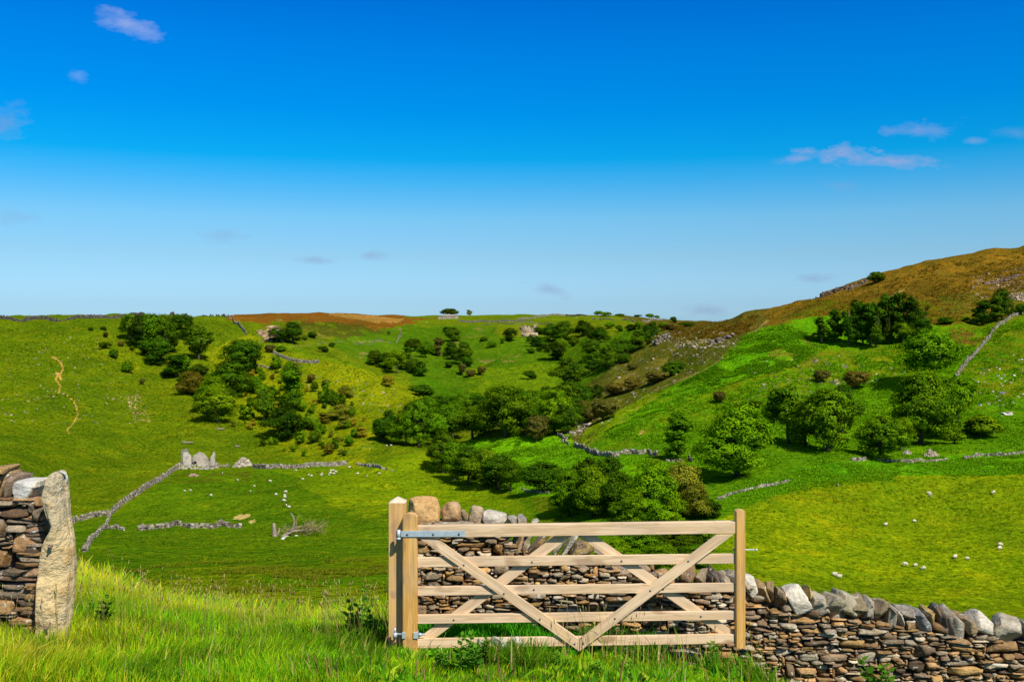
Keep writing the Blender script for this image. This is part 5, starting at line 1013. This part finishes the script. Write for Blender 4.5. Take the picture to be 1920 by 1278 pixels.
o_ = bm_obj('outbuilding', bevel_box(Wd/2*.85, Wd/2*.85+7*sf, 1, 5, -3, hm_*.9, .02), M['ruin'], house); set_attr(o_.data, (.42, .35, .27))
for k in range(5): bm_obj('window', bevel_box(-Wd*.4+k*Wd*.18, -Wd*.4+k*Wd*.18+1.0, -.06, .3, 1.2, 2.6, .01), M['dark'], house)

# ------------------------------------------------------------------ fallen tree and stump
def fallen():
    p = at(552, 1003); s = p.y/F; root = empty('fallen_tree', p); tag(root, 'bleached fallen tree with bare branches lying in the left field', 'fallen tree')
    g = np.random.default_rng(21)
    def Q(px, py, d=0.0): return np.array([(px-552)*s, d, (1003-py)*s])
    mb = MB()
    tube(mb, [Q(520, 1012, -.5), Q(530, 1006, -.3), Q(541, 999), Q(552, 995), Q(566, 994.5), Q(580, 993), Q(592, 993, .5)], [.55, .5, .44, .36, .28, .2, .1], 8)
    tube(mb, [Q(541, 999), Q(549, 990), Q(552, 978), Q(550, 968), Q(545, 961.5), Q(544, 962)], [.36, .3, .25, .2, .13, .04], 7)
    tube(mb, [Q(545, 997), Q(555, 988), Q(563, 986), Q(570, 990, 1)], [.2, .17, .1, .05], 6)
    link('trunk', mb.mesh('trunk'), M['deadwood'], root)
    mb = MB()
    for k in range(62):
        a = Q(g.uniform(552, 598), g.uniform(990, 996), g.uniform(-2, 2)); a[2] = max(a[2], .15)
        dirn = np.array([g.uniform(-.25, 1.1), g.normal(0, .7), g.uniform(-.12, .9)]); dirn /= np.linalg.norm(dirn); ln = g.uniform(1.0, 4.2)
        m1 = a+dirn*ln*.5+g.normal(0, .25, 3); e_ = a+dirn*ln+g.normal(0, .35, 3); tube(mb, [a, m1, e_], [.07, .045, .02], 4)
        for q_ in range(4):
            d2 = dirn+g.normal(0, .6, 3); d2 /= np.linalg.norm(d2); tube(mb, [m1, m1+d2*ln*.25, m1+d2*ln*.45+[0, 0, .1]], [.025, .018, .01], 3)
    for k in range(30):
        a = Q(g.uniform(528, 552), g.uniform(990, 999), g.uniform(0, 2)); d = np.array([g.uniform(-1, .2), g.normal(0, .5), g.uniform(0, .5)]); tube(mb, [a, a+d*1.2, a+d*2.0+g.normal(0, .3, 3)], [.04, .03, .015], 4)
    link('branches', mb.mesh('branches'), M['twig'], root)
    p2 = at(515, 1005); mb = MB(); tube(mb, [(0, 0, -.5), (0, 0, .3), (-.1, 0, 1.4), (-.15, 0, 2.6), (-.2, .05, 3.2)], [.85, .6, .48, .42, .22], 10); tube(mb, [(.4, 0, -.3), (.9, 0, .8), (1.2, 0, 2.0)], [.35, .3, .06], 6)
    o = link('tree_stump', mb.mesh('tree_stump'), M['deadwood'], None, p2); tag(o, 'jagged upright broken stump left of the fallen tree', 'stump')
    for k, (x, y) in enumerate([(536, 1006), (541, 1004), (533, 1008), (558, 1003)]):
        p3 = at(x, y); V, Fq = rock(g, (.45, .4, .3), 3); mb = MB(); mb.add(V, Fq, (), (.6, .57, .5)); o = link('field_stone', mb.mesh('field_stone'), M['pale'], None, (p3.x, p3.y-1.5, p3.z+.1)); tag(o, ('leftmost', 'largest', 'lowest', 'rightmost')[k]+' of the white stones under the fallen trunk', 'stone', 'white stones under the fallen trunk')
fallen()
for (px, py, w_, lab) in [(351, 831, 24, 'weathered log lying on the slope above the ruin'), (414, 806, 16, 'dark fallen log below the thicket'), (445, 838, 9, 'short stick lying right of the ruin on the slope')]:
    p = at(px, py); s = p.y/F; mb = MB(); tube(mb, [(-w_*s/2, 0, .3), (-w_*s/5, .1, .45), (w_*s/5, 0, .4), (w_*s/2, -.1, .5)], [.35, .5, .42, .25], 8); tube(mb, [(-w_*s/4, 0, .4), (-w_*s/2.2, .4, 1.6)], [.2, .05], 5)
    o = link('fallen_log', mb.mesh('fallen_log'), M['deadwood'], None, p); tag(o, lab, 'log')

# ------------------------------------------------------------------ sheep
def sheep_mesh(pose):
    me0 = bpy.data.meshes.new('sheep_body'); hd = (0.62, 0, .40) if pose == 'graze' else (0.72, 0, .95)
    J = [((-.45, 0, .72), .27), ((0, 0, .74), .31), ((.38, 0, .74), .26), ((.58, 0, .66) if pose == 'graze' else (.58, 0, .86), .13), (hd, .09), ((hd[0]+.10, 0, hd[2]-.16 if pose == 'graze' else hd[2]-.06), .05)]
    E = [(0, 1), (1, 2), (2, 3), (3, 4), (4, 5)]
    for (x, y, src) in ((-.42, .14, 0), (-.42, -.14, 0), (.36, .14, 2), (.36, -.14, 2)):
        i = len(J); J += [((x, y, .45), .09), ((x+.02, y, .22), .045), ((x, y, .02), .04)]; E += [(src, i), (i, i+1), (i+1, i+2)]
    i = len(J); J += [((-.68, 0, .62), .06)]; E += [(0, i)]
    me0.from_pydata([j[0] for j in J], E, []); o = bpy.data.objects.new('tmp', me0); COL.objects.link(o)
    md = o.modifiers.new('s', 'SKIN'); sv = me0.skin_vertices[0].data
    for k, j in enumerate(J): sv[k].radius = (j[1], j[1])
    sv[1].use_root = True; o.modifiers.new('d', 'SUBSURF').levels = 1
    dg = bpy.context.evaluated_depsgraph_get(); me = bpy.data.meshes.new_from_object(o.evaluated_get(dg)); bpy.data.objects.remove(o)
    me.name = 'sheep_'+pose; me.materials.clear(); me.materials.append(M['fleece']); me.materials.append(M['face'])
    for p in me.polygons:
        c = p.center; p.use_smooth = True
        if c.x > .56 and (c.z < .55 if pose == 'graze' else True) or c.z < .36: p.material_index = 1
    mb = MB()
    for sgn in (-1, 1): tube(mb, [(hd[0]-.03, sgn*.06, hd[2]+.05), (hd[0]-.06, sgn*.15, hd[2]+.07)], [.035, .012], 5)
    ear = mb.mesh('ears_'+pose); ear.materials.append(M['face']); return me, ear
SM = {k: sheep_mesh(k) for k in ('graze', 'stand')}
SL = [(346, 922), (357, 921), (395.5, 931), (445.5, 902), (469.6, 923), (477, 913), (506.7, 904), (517.7, 928.5), (535.6, 924), (533.7, 930), (534.2, 933.5), (532.6, 940.5), (537, 949), (542, 953), (417, 888.5), (555, 883), (579, 892), (584, 893.5), (602.5, 892), (567.6, 900), (617, 892), (620.8, 884), (625, 883.5), (619.7, 888.5), (626, 889.5), (630, 886), (604, 890), (655, 877.5), (670.8, 889.5), (687.7, 894.5), (711, 889.5), (725, 837), (733.5, 836.5)]
SR = [(1742.5, 928), (1744, 932), (1714.7, 979), (1661, 986), (1862.6, 926), (1875.8, 1024), (1874.5, 1031), (1790.8, 1047), (1813.8, 1050), (1697, 1062), (1716.5, 1063), (1731.6, 1068), (1565, 1080), (1573.6, 1084), (1571, 912)]
SF = [(800, 605), (888, 603), (1004, 598), (1080, 596), (1020, 597), (948, 596.5)]
def put_sheep(lst, where, grp, size=1.0):
    lst = sorted(lst); n = len(lst)
    for i, (x, y) in enumerate(lst):
        p = at(x, y); pose = 'stand' if random.random() < .3 else 'graze'; sc = size*random.uniform(.85, 1.12)*.82
        r = empty('sheep', (p.x, p.y, p.z-.02), random.uniform(0, 6.28) if random.random() < .5 else random.choice([0, math.pi])+random.uniform(-.5, .5), sc)
        a = bpy.data.objects.new('body', SM[pose][0]); b = bpy.data.objects.new('ears', SM[pose][1])
        for q in (a, b): COL.objects.link(q); q.parent = r
        tag(r, f"{'grazing' if pose == 'graze' else 'standing'} white sheep, {ordn(i, n)} from the left in the {where}".replace('leftmost from the left', 'leftmost').replace('rightmost from the left', 'rightmost'), 'sheep', grp)
put_sheep(SL, 'left field below the ruin', 'sheep grazing in the left field', 1.05); put_sheep(SR, 'right field above the stone wall', 'sheep grazing in the right field', 1.1); put_sheep(SF, 'far plateau fields', 'sheep in the far plateau fields', 1.5)
# ------------------------------------------------------------------ scree and stones on the hillsides
def scree(name, poly, n, label, smin, smax, seed, c=(.36, .28, .18), clump=.5):
    g = np.random.default_rng(seed); xs = [p[0] for p in poly]; ys = [p[1] for p in poly]; mb = MB(); k = 0; tries = 0; V2, F2 = CG[1]
    while k < n and tries < n*40:
        tries += 1; x, y = g.uniform(min(xs), max(xs)), g.uniform(min(ys), max(ys))
        if not inp(x, y, poly): continue
        if float(fbm(x/14.+seed, y/9., 3)) < -0.3+clump: continue
        p = at(x, y); s = g.uniform(smin, smax)*(1 if g.random() < .9 else 2)
        V = V2*np.array([s, s, s*.6])+g.normal(0, .22*s, V2.shape); V = V@rotm('Z', g.uniform(0, 6)).T+np.array(p)+[0, 0, s*.1]; mb.add(V, F2, (), np.array(c)*g.uniform(.45, 1.5)); k += 1
    o = link(name, mb.mesh(name, False), M['farstone']); tag(o, label, 'loose stones', None, 'stuff')
scree('scree_stones', [(1180, 655), (1240, 620), (1400, 610), (1400, 640), (1340, 682), (1250, 728), (1190, 752), (1130, 800), (1080, 830), (1110, 740)], 420, 'broken scree scattered over the brown rocky slope', .12, .45, 61, clump=.25)
scree('scree_stones', [(1225, 628), (1300, 622), (1385, 625), (1345, 672), (1260, 668)], 260, 'grey rocks on the upper part of the brown slope', .15, .65, 66, clump=.2)
scree('scree_stones', [(1820, 520), (1925, 500), (1925, 560), (1820, 560)], 300, 'broken scree below the crag at the right edge', .12, .45, 62, clump=.2)
scree('scree_stones', [(1895, 550), (1925, 548), (1925, 566), (1890, 560)], 200, 'grey scree strip above the long wall', .2, .5, 63, clump=-.5)
scree('scree_stones', [(0, 640), (200, 630), (260, 720), (300, 790), (200, 800), (0, 790)], 230, 'pale stones dotted on the left hillside', .1, .34, 64, clump=.2)
scree('scree_stones', [(232, 735), (262, 740), (285, 790), (250, 790)], 120, 'ochre stones spilling in a patch on the left hillside', .12, .38, 67, (.40, .27, .1), 0)
scree('scree_stones', [(1820, 680), (1920, 660), (1920, 760), (1830, 760)], 60, 'white stones lying below the long wall', .15, .5, 65, (.5, .46, .38), .1)
scree('scree_stones', [(560, 700), (740, 720), (760, 780), (620, 790)], 140, 'small stones on the yellow-green spur', .12, .35, 68, clump=.1)
scree('scree_stones', [(480, 620), (520, 612), (540, 640), (500, 640)], 150, 'ochre stones below the red-brown moor', .5, 1.2, 69, (.40, .27, .14), 0)
scree('scree_stones', [(980, 612), (1005, 610), (1005, 632), (980, 630)], 110, 'broken ochre stones of the far quarry face', .7, 1.8, 70, (.40, .30, .18), 0)
scree('scree_stones', [(1400, 680), (1600, 660), (1700, 700), (1400, 780)], 160, 'stones scattered through the olive patch on the right slope', .15, .5, 71, clump=.1)
scree('scree_stones', [(1080, 790), (1105, 765), (1115, 790), (1080, 820), (1050, 830)], 70, 'pale stones in the gully behind the central wood', .2, .6, 72, (.42, .34, .26), -.4)
# crags: outcrop slabs
def crag(px, py, wpx, hpx, label, n=14, seed=1, c=(.20, .14, .09)):
    p = at(px, py); s = p.y/F; mb = MB(); g = np.random.default_rng(seed)
    for k in range(n):
        x = (k/(n-1)-.5)*wpx*s; z = float(height(p.x+x, p.y-1))-p.z; yy = g.uniform(-1, 1)
        for l in range(3):
            hh = hpx*s/3; V, Fq = rock(g, (wpx*s/n*g.uniform(.7, 1.2), 2.2*g.uniform(.7, 1), hh*.55), 3, .08, 6, .05, (.7, .95)); mb.add(V+[x+g.normal(0, .6), yy+l*.7, z+hh*(l+.1)-hpx*s*.25], Fq, (), np.array(c)*g.uniform(.6, 1.5))
    o = link('rock_crag', mb.mesh('rock_crag'), M['farstone'], None, p); tag(o, label, 'crag')
crag(1572, 546, 62, 12, 'dark broken crag on the right skyline', 18, 3, (.13, .085, .05)); crag(1610, 536, 40, 9, 'small crag left of the skyline tree', 9, 4, (.16, .11, .06))
crag(1240, 640, 26, 16, 'grey rocky outcrop at the top of the brown slope', 7, 5, (.20, .17, .13)); crag(1352, 640, 40, 12, 'dark rock band beside the bracken edge', 9, 6, (.17, .13, .10)); crag(1880, 528, 60, 8, 'low dark rock band near the right edge of the moor', 9, 8, (.16, .11, .07)); crag(1890, 778, 10, 7, 'white boulder alone on the right bracken slope', 2, 9, (.6, .56, .48))

# ------------------------------------------------------------------ bracken and rough grass tussocks on the hillsides
def tufts(name, polys, n, size, cA, cB, label, seed, fronds=7, spread=1.0, lim=None, clump=None, tall=1.0, mtl='bracken'):
    g = np.random.default_rng(seed); P = []
    for poly, share in polys:
        xs = [p[0] for p in poly]; ys = [p[1] for p in poly]; need = int(n*share); got = 0
        while got < need:
            x = g.uniform(min(xs), max(xs), need*2); y = g.uniform(min(ys), max(ys), need*2); k = inpoly(x, y, poly); x, y = x[k], y[k]
            # coarse search for the land along each line of sight
            U = (x-960)/F; Vv = (HZ-y)/F; Dg = np.exp(np.linspace(math.log(60), math.log(1500), 260))
            for a in range(0, len(x), 4000):
                u_, v_ = U[a:a+4000, None], Vv[a:a+4000, None]; hz = height(u_*Dg, np.broadcast_to(Dg, (len(u_), len(Dg)))); over = hz >= v_*Dg
                i = over.argmax(1); ok = over.any(1) & (i > 0); d1 = Dg[np.maximum(i, 1)]; d0 = Dg[np.maximum(i, 1)-1]; r_ = np.arange(len(u_)); g1 = hz[r_, i]-v_[:, 0]*d1; g0 = hz[r_, np.maximum(i, 1)-1]-v_[:, 0]*d0
                t = np.clip(-g0/(g1-g0+1e-9), 0, 1); d = d0+(d1-d0)*t; X_, Y_ = u_[:, 0]*d, d
                X_, Y_ = X_[ok]+g.normal(0, 1.0, ok.sum()), Y_[ok]+g.normal(0, 1.0, ok.sum())
                if clump is not None:
                    w_ = fbm(X_/9+seed, Y_/9, 3) > clump; X_, Y_ = X_[w_], Y_[w_]
                P.append(np.stack([X_, Y_], 1)); got += len(X_)
                if got >= need: break
    P = np.concatenate(P); Z = height(P[:, 0], P[:, 1]); m = len(P); S = size*g.uniform(.6, 1.4, m)*np.clip(P[:, 1]/300, .7, 3); N = m*fronds
    b = np.repeat(np.column_stack([P, Z]), fronds, 0); s = np.repeat(S, fronds)[:, None]; a = g.uniform(0, 2*math.pi, N); dr = np.stack([np.cos(a), np.sin(a), np.zeros(N)], 1); sd_ = np.stack([-np.sin(a), np.cos(a), np.zeros(N)], 1)
    st = b+dr*s*g.uniform(0, .5, (N, 1))*spread-[0, 0, .05]; tip = st+dr*s*g.uniform(.3, .9, (N, 1))+np.array([0, 0, 1])*s*g.uniform(.3, .85, (N, 1))*tall; w_ = s*g.uniform(.12, .3, (N, 1))
    V = np.stack([st-sd_*w_, st+sd_*w_, tip], 1).reshape(-1, 3); t = np.repeat(g.random(m), fronds)*.7+g.random(N)*.3; c = np.array(cA)*(1-t[:, None])+np.array(cB)*t[:, None]
    o = link(name, mesh_np(name, V, [np.arange(N*3).reshape(-1, 3)], np.repeat(c, 3, 0)), M[mtl]); tag(o, label, 'ground cover', None, 'stuff')
BK = [([(1130, 812), (1250, 736), (1345, 682), (1400, 627), (1480, 607), (1550, 650), (1480, 692), (1360, 722), (1250, 772), (1150, 822)], .16), ([(1150, 825), (1250, 772), (1400, 720), (1700, 640), (1920, 600), (2240, 560), (2240, 800), (1920, 850), (1530, 868), (1320, 890), (1200, 850)], .5),
      ([(1340, 945), (1400, 905), (1530, 868), (1700, 862), (2240, 810), (2240, 870), (1600, 905), (1520, 915), (1400, 940)], .2), ([(860, 835), (950, 820), (1060, 812), (1100, 850), (1250, 862), (1300, 880), (1060, 935), (980, 930)], .14)]
tufts('bracken', BK, 60000, .6, (.085, .22, .003), (.17, .36, .006), 'bright green bracken covering the right hillside in drifts', 81, 6, clump=-.12)
tufts('rough_grass', [([(-250, 620), (430, 600), (620, 660), (820, 780), (700, 860), (300, 900), (200, 985), (-250, 960)], .5), ([(1200, 1100), (1300, 1000), (1500, 905), (2240, 880), (2240, 1180), (1300, 1120)], .2), ([(130, 1110), (130, 1040), (330, 900), (800, 870), (1000, 950), (1000, 1090), (760, 1120)], .3)],
      24000, .42, (.09, .13, .003), (.24, .26, .006), 'rough grass tussocks over the grazed fields and hillsides', 82, 5, clump=.05)
tufts('dark_tussocks', [([(-250, 620), (430, 600), (620, 660), (820, 780), (700, 860), (300, 900), (200, 985), (-250, 960)], .35), ([(1200, 1100), (1300, 1000), (1500, 905), (2240, 880), (2240, 1180), (1300, 1120)], .22), ([(130, 1110), (130, 1040), (330, 900), (800, 870), (1000, 950), (1000, 1090), (760, 1120)], .25), ([(760, 620), (1200, 615), (1100, 740), (860, 800)], .08), ([(1300, 720), (1700, 650), (2240, 620), (2240, 830), (1540, 860)], .10)],
      15000, .36, (.025, .06, .002), (.09, .15, .004), 'dark rush and grass tussocks dotted over the pastures', 86, 5, clump=.02)
tufts('heather', [([(1440, 600), (1500, 560), (1640, 535), (1760, 495), (1940, 465), (2240, 430), (2240, 560), (1940, 590), (1760, 608), (1560, 590)], .8), ([(1260, 612), (1420, 592), (1400, 628), (1260, 640)], .2)], 12000, .5, (.12, .08, .008), (.24, .15, .015), 'brown moor grass and heather on the right hilltop', 83, 5, clump=-.1)
tufts('rushes', [([(150, 1112), (150, 1060), (760, 1045), (760, 1112)], 1.0)], 5000, .5, (.06, .095, .003), (.17, .17, .008), 'dark rushy tufts along the bottom of the left field', 84, 6, clump=.15, tall=1.1)

# ------------------------------------------------------------------ foreground grass
def grass(name, n, xr, yr, hfun, cfun, label, seed, width=.0042, lean=.35, keep=None):
    g = np.random.default_rng(seed); x = g.uniform(*xr, n); y = g.uniform(*yr, n)
    cl = fbm(x*2.2+seed, y*2.2, 3); k = g.random(n) < np.clip(.75+.9*cl, .15, 1)
    if keep is not None: k &= keep(x, y)
    x, y, cl = x[k], y[k], cl[k]; m = len(x); z = height(x, y); h = hfun(x, y, g)*(1+.35*cl); a = g.uniform(0, 2*math.pi, m); wv = fbm(x*1.1, y*1.1+9, 2)
    ln = np.abs(g.normal(0, lean, m))+.05; dx = np.cos(a)*ln+.03+.35*wv; dy = np.sin(a)*ln; wd = width*g.uniform(.6, 1.5, m); b = g.uniform(0, math.pi, m); sx, sy = np.cos(b)*wd, np.sin(b)*wd*.6
    L_ = []
    for t, wf in ((0, 1), (.4, .95), (.75, .6), (1, 0)):
        cx = x+dx*h*t*t; cy_ = y+dy*h*t*t; cz_ = z-.02+h*t*(1-.28*t*ln)
        if wf: L_ += [np.stack([cx-sx*wf, cy_-sy*wf, cz_], 1), np.stack([cx+sx*wf, cy_+sy*wf, cz_], 1)]
        else: L_ += [np.stack([cx, cy_, cz_], 1)]
    V = np.stack(L_, 1).reshape(-1, 3); i = np.arange(m)*7
    Q = np.concatenate([np.stack([i, i+1, i+3, i+2], 1), np.stack([i+2, i+3, i+5, i+4], 1)]); T = np.stack([i+4, i+5, i+6], 1)
    c = cfun(x, y, g, m, cl); tv = np.array([.55, .55, .9, .9, 1.05, 1.05, 1.15]); C = c[:, None, :]*np.ones((1, 7, 1)); return link_grass(name, V, Q, T, C.reshape(-1, 3), label)
def link_grass(name, V, Q, T, C, label):
    o = link(name, mesh_np(name, V, [Q, T], C), M['blade']); tag(o, label, 'grass', None, 'stuff'); return o
wallY = lambda x: 9.75-0.035*(x+0.95)
def keepf(x, y):
    inwall = (x > XA-.02) & (y > WYa(x)-.03) & (y < WYa(x)+.58); inl = (x < XL1) & (y > YL-.02) & (y < YL+.58); ip = np.hypot(x-pxx(105, 8.7), y-8.71) < .2
    return ~(inwall | inl | ip)
WYa = lambda x: 9.75-0.035*(x+0.95)
def col_main(x, y, g, m, cl):
    A = np.array([(.10, .31, .005), (.20, .42, .006), (.36, .44, .008), (.50, .46, .02), (.60, .44, .10)])
    far = smooth01(9.3, 11, y)*(x < -1.2); lft = smooth01(-2.5, -4.2, x)*(y < 9.5)
    t = np.clip(g.normal(.20, .20, m)+.30*far+.24*lft*1.0+.3*fbm(x*.8+5, y*.8, 3)+.12*(y < 8)*(x < 1), 0, .999)*4; i = t.astype(int); f = (t-i)[:, None]; i2 = np.minimum(i+1, 4); return (A[i]*(1-f)+A[i2]*f)*g.uniform(.6, 1.25, (m, 1))*np.clip(1+.55*fbm(x*2.6+11, y*2.6, 3)+.35*cl, .35, 1.5)[:, None]
def h_main(x, y, g):
    base = .08+.07*smooth01(-1.0, -2.2, x)+.04*smooth01(9.5, 10.8, y)*(x < -1.0)+.06*smooth01(-2.6, -3.6, x)
    base = base+.05*fbm(x*1.7, y*1.7+3, 2); base = base*(1-.35*((x > -1.0) & (x < 2) & (y < 9.7))); return np.clip(base, .07, .5)*g.uniform(.5, 1.4, len(x))
grass('meadow_grass', 330000, (-6.5, 3.4), (6.6, 12.6), h_main, col_main, 'long green and yellow meadow grass in front of the gate and walls', 91, keep=keepf)
def h_tall(x, y, g): return (.22+.08*smooth01(9.0, 10.5, y)*(x < -1.2)+.08*smooth01(-2.6, -3.8, x))*g.uniform(.6, 1.3, len(x))
def col_tall(x, y, g, m, cl): A = np.array([(.40, .44, .05), (.60, .50, .12), (.42, .26, .08), (.25, .42, .02)]); return A[g.integers(0, 4, m)]*g.uniform(.8, 1.25, (m, 1))
grass('seeding_grass', 2400, (-6.5, -1.1), (6.8, 12.4), h_tall, col_tall, 'tall straw-coloured seeding stems above the meadow grass', 92, .0035, .14, keep=keepf)
grass('verge_grass', 16000, (3.2, 7.3), (7.6, 9.6), lambda x, y, g: .2*g.uniform(.5, 1.5, len(x)), col_main, 'rough grass growing along the foot of the long wall', 93, .005, .2, keep=keepf)
grass('lush_grass', 26000, (-1.0, 1.4), (9.15, 9.75), lambda x, y, g: .20*g.uniform(.5, 1.5, len(x)), lambda x, y, g, m, cl: np.array([(.06, .30, .008)])*g.uniform(.7, 1.6, (m, 1)), 'lush dark grass between the gate and the wall', 94, .005, .35, keep=keepf)
grass('tall_grass', 220, (.4, 2.3), (8.5, 9.6), lambda x, y, g: .42*g.uniform(.4, 1.3, len(x)), col_tall, 'tall green seeding grass under the latch end of the gate', 95, .003, .2, keep=keepf)
grass('bank_grass', 60000, (-6.5, 7), (12.4, 30), lambda x, y, g: .3*g.uniform(.6, 1.4, len(x)), col_main, 'grass on the bank dropping away beyond the gate', 96, .012, .3)
grass('meadow_weeds', 26000, (-6.5, 3.2), (6.8, 12.0), lambda x, y, g: .10*g.uniform(.4, 1.5, len(x)), lambda x, y, g, m, cl: np.array([(.07, .26, .006), (.14, .34, .01), (.30, .40, .02), (.05, .18, .01)])[g.integers(0, 4, m)]*g.uniform(.7, 1.2, (m, 1)), 'low broad-leaved weeds between the grasses', 98, .014, .7, keep=lambda x, y: keepf(x, y) & (fbm(x*1.9+53, y*1.9, 3) > .05))
grass('dead_stems', 1500, (-6.5, 3.2), (6.8, 12.0), lambda x, y, g: .20*g.uniform(.6, 1.4, len(x)), lambda x, y, g, m, cl: np.array([(.34, .22, .09), (.24, .13, .05), (.50, .38, .16)])[g.integers(0, 3, m)]*g.uniform(.7, 1.2, (m, 1)), 'brown dead stems standing in the meadow', 99, .004, .25, keep=keepf)
def h_tus(x, y, g): return .20*g.uniform(.6, 1.3, len(x))
grass('grass_tussocks', 90000, (-6.5, 3.2), (6.8, 12.2), h_tus, lambda x, y, g, m, cl: np.array([(.05, .16, .004), (.09, .22, .006), (.12, .18, .01)])[g.integers(0, 3, m)]*g.uniform(.7, 1.3, (m, 1)), 'darker green tussocks through the meadow', 97, .005, .5, keep=lambda x, y: keepf(x, y) & (fbm(x*1.5+33, y*1.5, 3) > .16))
# seed heads
def seedheads(n, xr, yr, hh, seed, label):
    g = np.random.default_rng(seed); mb = MB(); 
    for k in range(n):
        x, y = g.uniform(*xr), g.uniform(*yr); z = float(height(x, y)); h = hh*g.uniform(.7, 1.25); d = g.normal(0, .12, 2); t = np.array([x+d[0]*h, y+d[1]*h, z+h]); m_ = np.array([x+d[0]*h*.35, y+d[1]*h*.3, z+h*.6]); tube(mb, [(x, y, z), m_, t], [.0016, .0014, .001], 3, (.30, .28, .07)); e_ = t+np.array([d[0], d[1], .9])*.05*g.uniform(.7, 1.4); c = [(.42, .34, .12), (.30, .16, .08), (.36, .36, .10)][g.integers(3)]
        tube(mb, [t, (t+e_)/2, e_], [.002, .0055, .001], 5, c)
    o = link('seed_heads', mb.mesh('seed_heads'), M['blade']); tag(o, label, 'grass', None, 'stuff')
seedheads(420, (-5.4, -1.2), (8.2, 11.6), .46, 7, 'feathery grass seed heads standing above the meadow')
seedheads(40, (.3, 2.3), (8.6, 9.3), .42, 8, 'seed heads rising in front of the lower gate rails')

# ------------------------------------------------------------------ thistles, nettles, stones in the grass
def plant(px, py, Y, h, label, kind='thistle', seed=1, n=16, cat='plant'):
    g = np.random.default_rng(seed); x = pxx(px, Y); z = float(height(x, Y)); root = empty(kind, (x, Y, z-.02)); mb = MB(); st = MB(); k0 = 3 if kind != 'dock_plant' else 2
    for s_ in range(k0):
        b = np.array([g.normal(0, .03), g.normal(0, .03), 0]); d = g.normal(0, .12, 2); hh = h*g.uniform(.65, 1); top = b+[d[0]*hh, d[1]*hh, hh]; tube(st, [b, (b+top)/2+[.01, 0, 0], top], [.006, .005, .002], 5, (.10, .2, .03))
        for i in range(n):
            t = (i+1)/n; p = b+(top-b)*t; a = i*2.4+g.uniform(-.3, .3); dr = np.array([math.cos(a), math.sin(a), .45]); ln = h*.30*(1-.65*t)*g.uniform(.8, 1.2)+.015; sd_ = np.array([-math.sin(a), math.cos(a), 0])
            w_ = ln*.24; e_ = p+dr*ln; m_ = p+dr*ln*.5+[0, 0, ln*.08]; V = [p, m_-sd_*w_, m_+sd_*w_, e_]+([p+dr*ln*.3-sd_*w_*1.5, p+dr*ln*.3+sd_*w_*1.5])
            q = g.random(); mb.add(V, [(0, 1, 3, 2)], [(0, 4, 1), (0, 2, 5)], (q, q, q))
    link('leaves', mb.mesh('leaves'), M['plant'], root); link('stem', st.mesh('stem'), M['blade'], root); tag(root, label, cat, 'weeds growing in the foreground')
plant(195, 0, 9.3, .42, 'leafy thistle in the yellow grass just right of the stone post', seed=1)
plant(162, 0, 9.7, .30, 'small thistle close against the stone post', seed=12)
plant(662, 0, 9.9, .55, 'tall dark thistle in the long grass left of the wooden gate post', seed=2); plant(690, 0, 9.6, .42, 'bushy thistle nearest the wooden gate post', seed=13); plant(600, 0, 9.9, .28, 'low weed in the grass further left of the gate post', seed=14)
plant(875, 0, 7.7, .34, 'dark leafy nettle below the first half of the bottom rail', 'nettle', 3, 20); plant(905, 0, 7.9, .24, 'smaller nettle just right of the leafy nettle', 'nettle', 4, 20); plant(835, 0, 7.8, .2, 'low nettle left of the leafy nettle', 'nettle', 15, 18)
plant(1390, 0, 8.9, .3, 'fresh green nettle at the foot of the latch post', 'nettle', 5); plant(1648, 0, 8.95, .62, 'upright green nettle with pale flowers growing against the long wall', 'nettle', 6, 22); plant(1760, 0, 8.95, .4, 'thin weed in front of the long wall right of the nettle', 'nettle', 7); plant(1350, 0, 8.8, .32, 'thin green weed left of the latch post foot', 'nettle', 8)
plant(1180, 0, 7.8, .16, 'low yellow-green weed below the middle of the gate', 'nettle', 9, 20); plant(1120, 0, 7.7, .15, 'low spreading weed at the bottom edge under the gate point', 'nettle', 10, 20); plant(1050, 0, 8.0, .14, 'small weed in front of the bottom rail', 'nettle', 16, 20)
gs = np.random.default_rng(77)
for i, (px, py, Y, w_, h_, lab, m) in enumerate([(938, 1204, 8.75, .08, .05, 'whitest lump of stone in the grass before the bottom rail', 'pale'), (968, 1204, 8.72, .05, .04, 'small white stone right of the whitest lump', 'pale'), (905, 1206, 8.8, .04, .03, 'little pale stone left of the whitest lump', 'pale')]):
    stone_obj('grass_stone', gs, (pxx(px, Y), Y, pz(py, Y)), (w_, .08, h_), (0, .2, .3), None, m, c=(.60, .55, .42)); tag(bpy.data.objects[-1] if False else [o for o in bpy.data.objects if o.name.startswith('grass_stone')][i], lab, 'stone', 'pale stones in the grass by the gate')
for i, (px, py, w_, h_, lab) in enumerate([(1190, 1222, .22, .06, 'long pale footing stone under the gate point'), (1290, 1230, .2, .07, 'brown footing stone left of the latch post'), (1250, 1255, .18, .06, 'grassy footing stone lowest below the gate')]):
    Y = 9.25; stone_obj('footing_stone', gs, (pxx(px, Y), Y, pz(py, Y)), (w_, .12, h_), (0, .05, .1), None, 'wall', c=(.36, .30, .2)); tag([o for o in bpy.data.objects if o.name.startswith('footing_stone')][i], lab, 'stone', 'footing stones at the wall base')
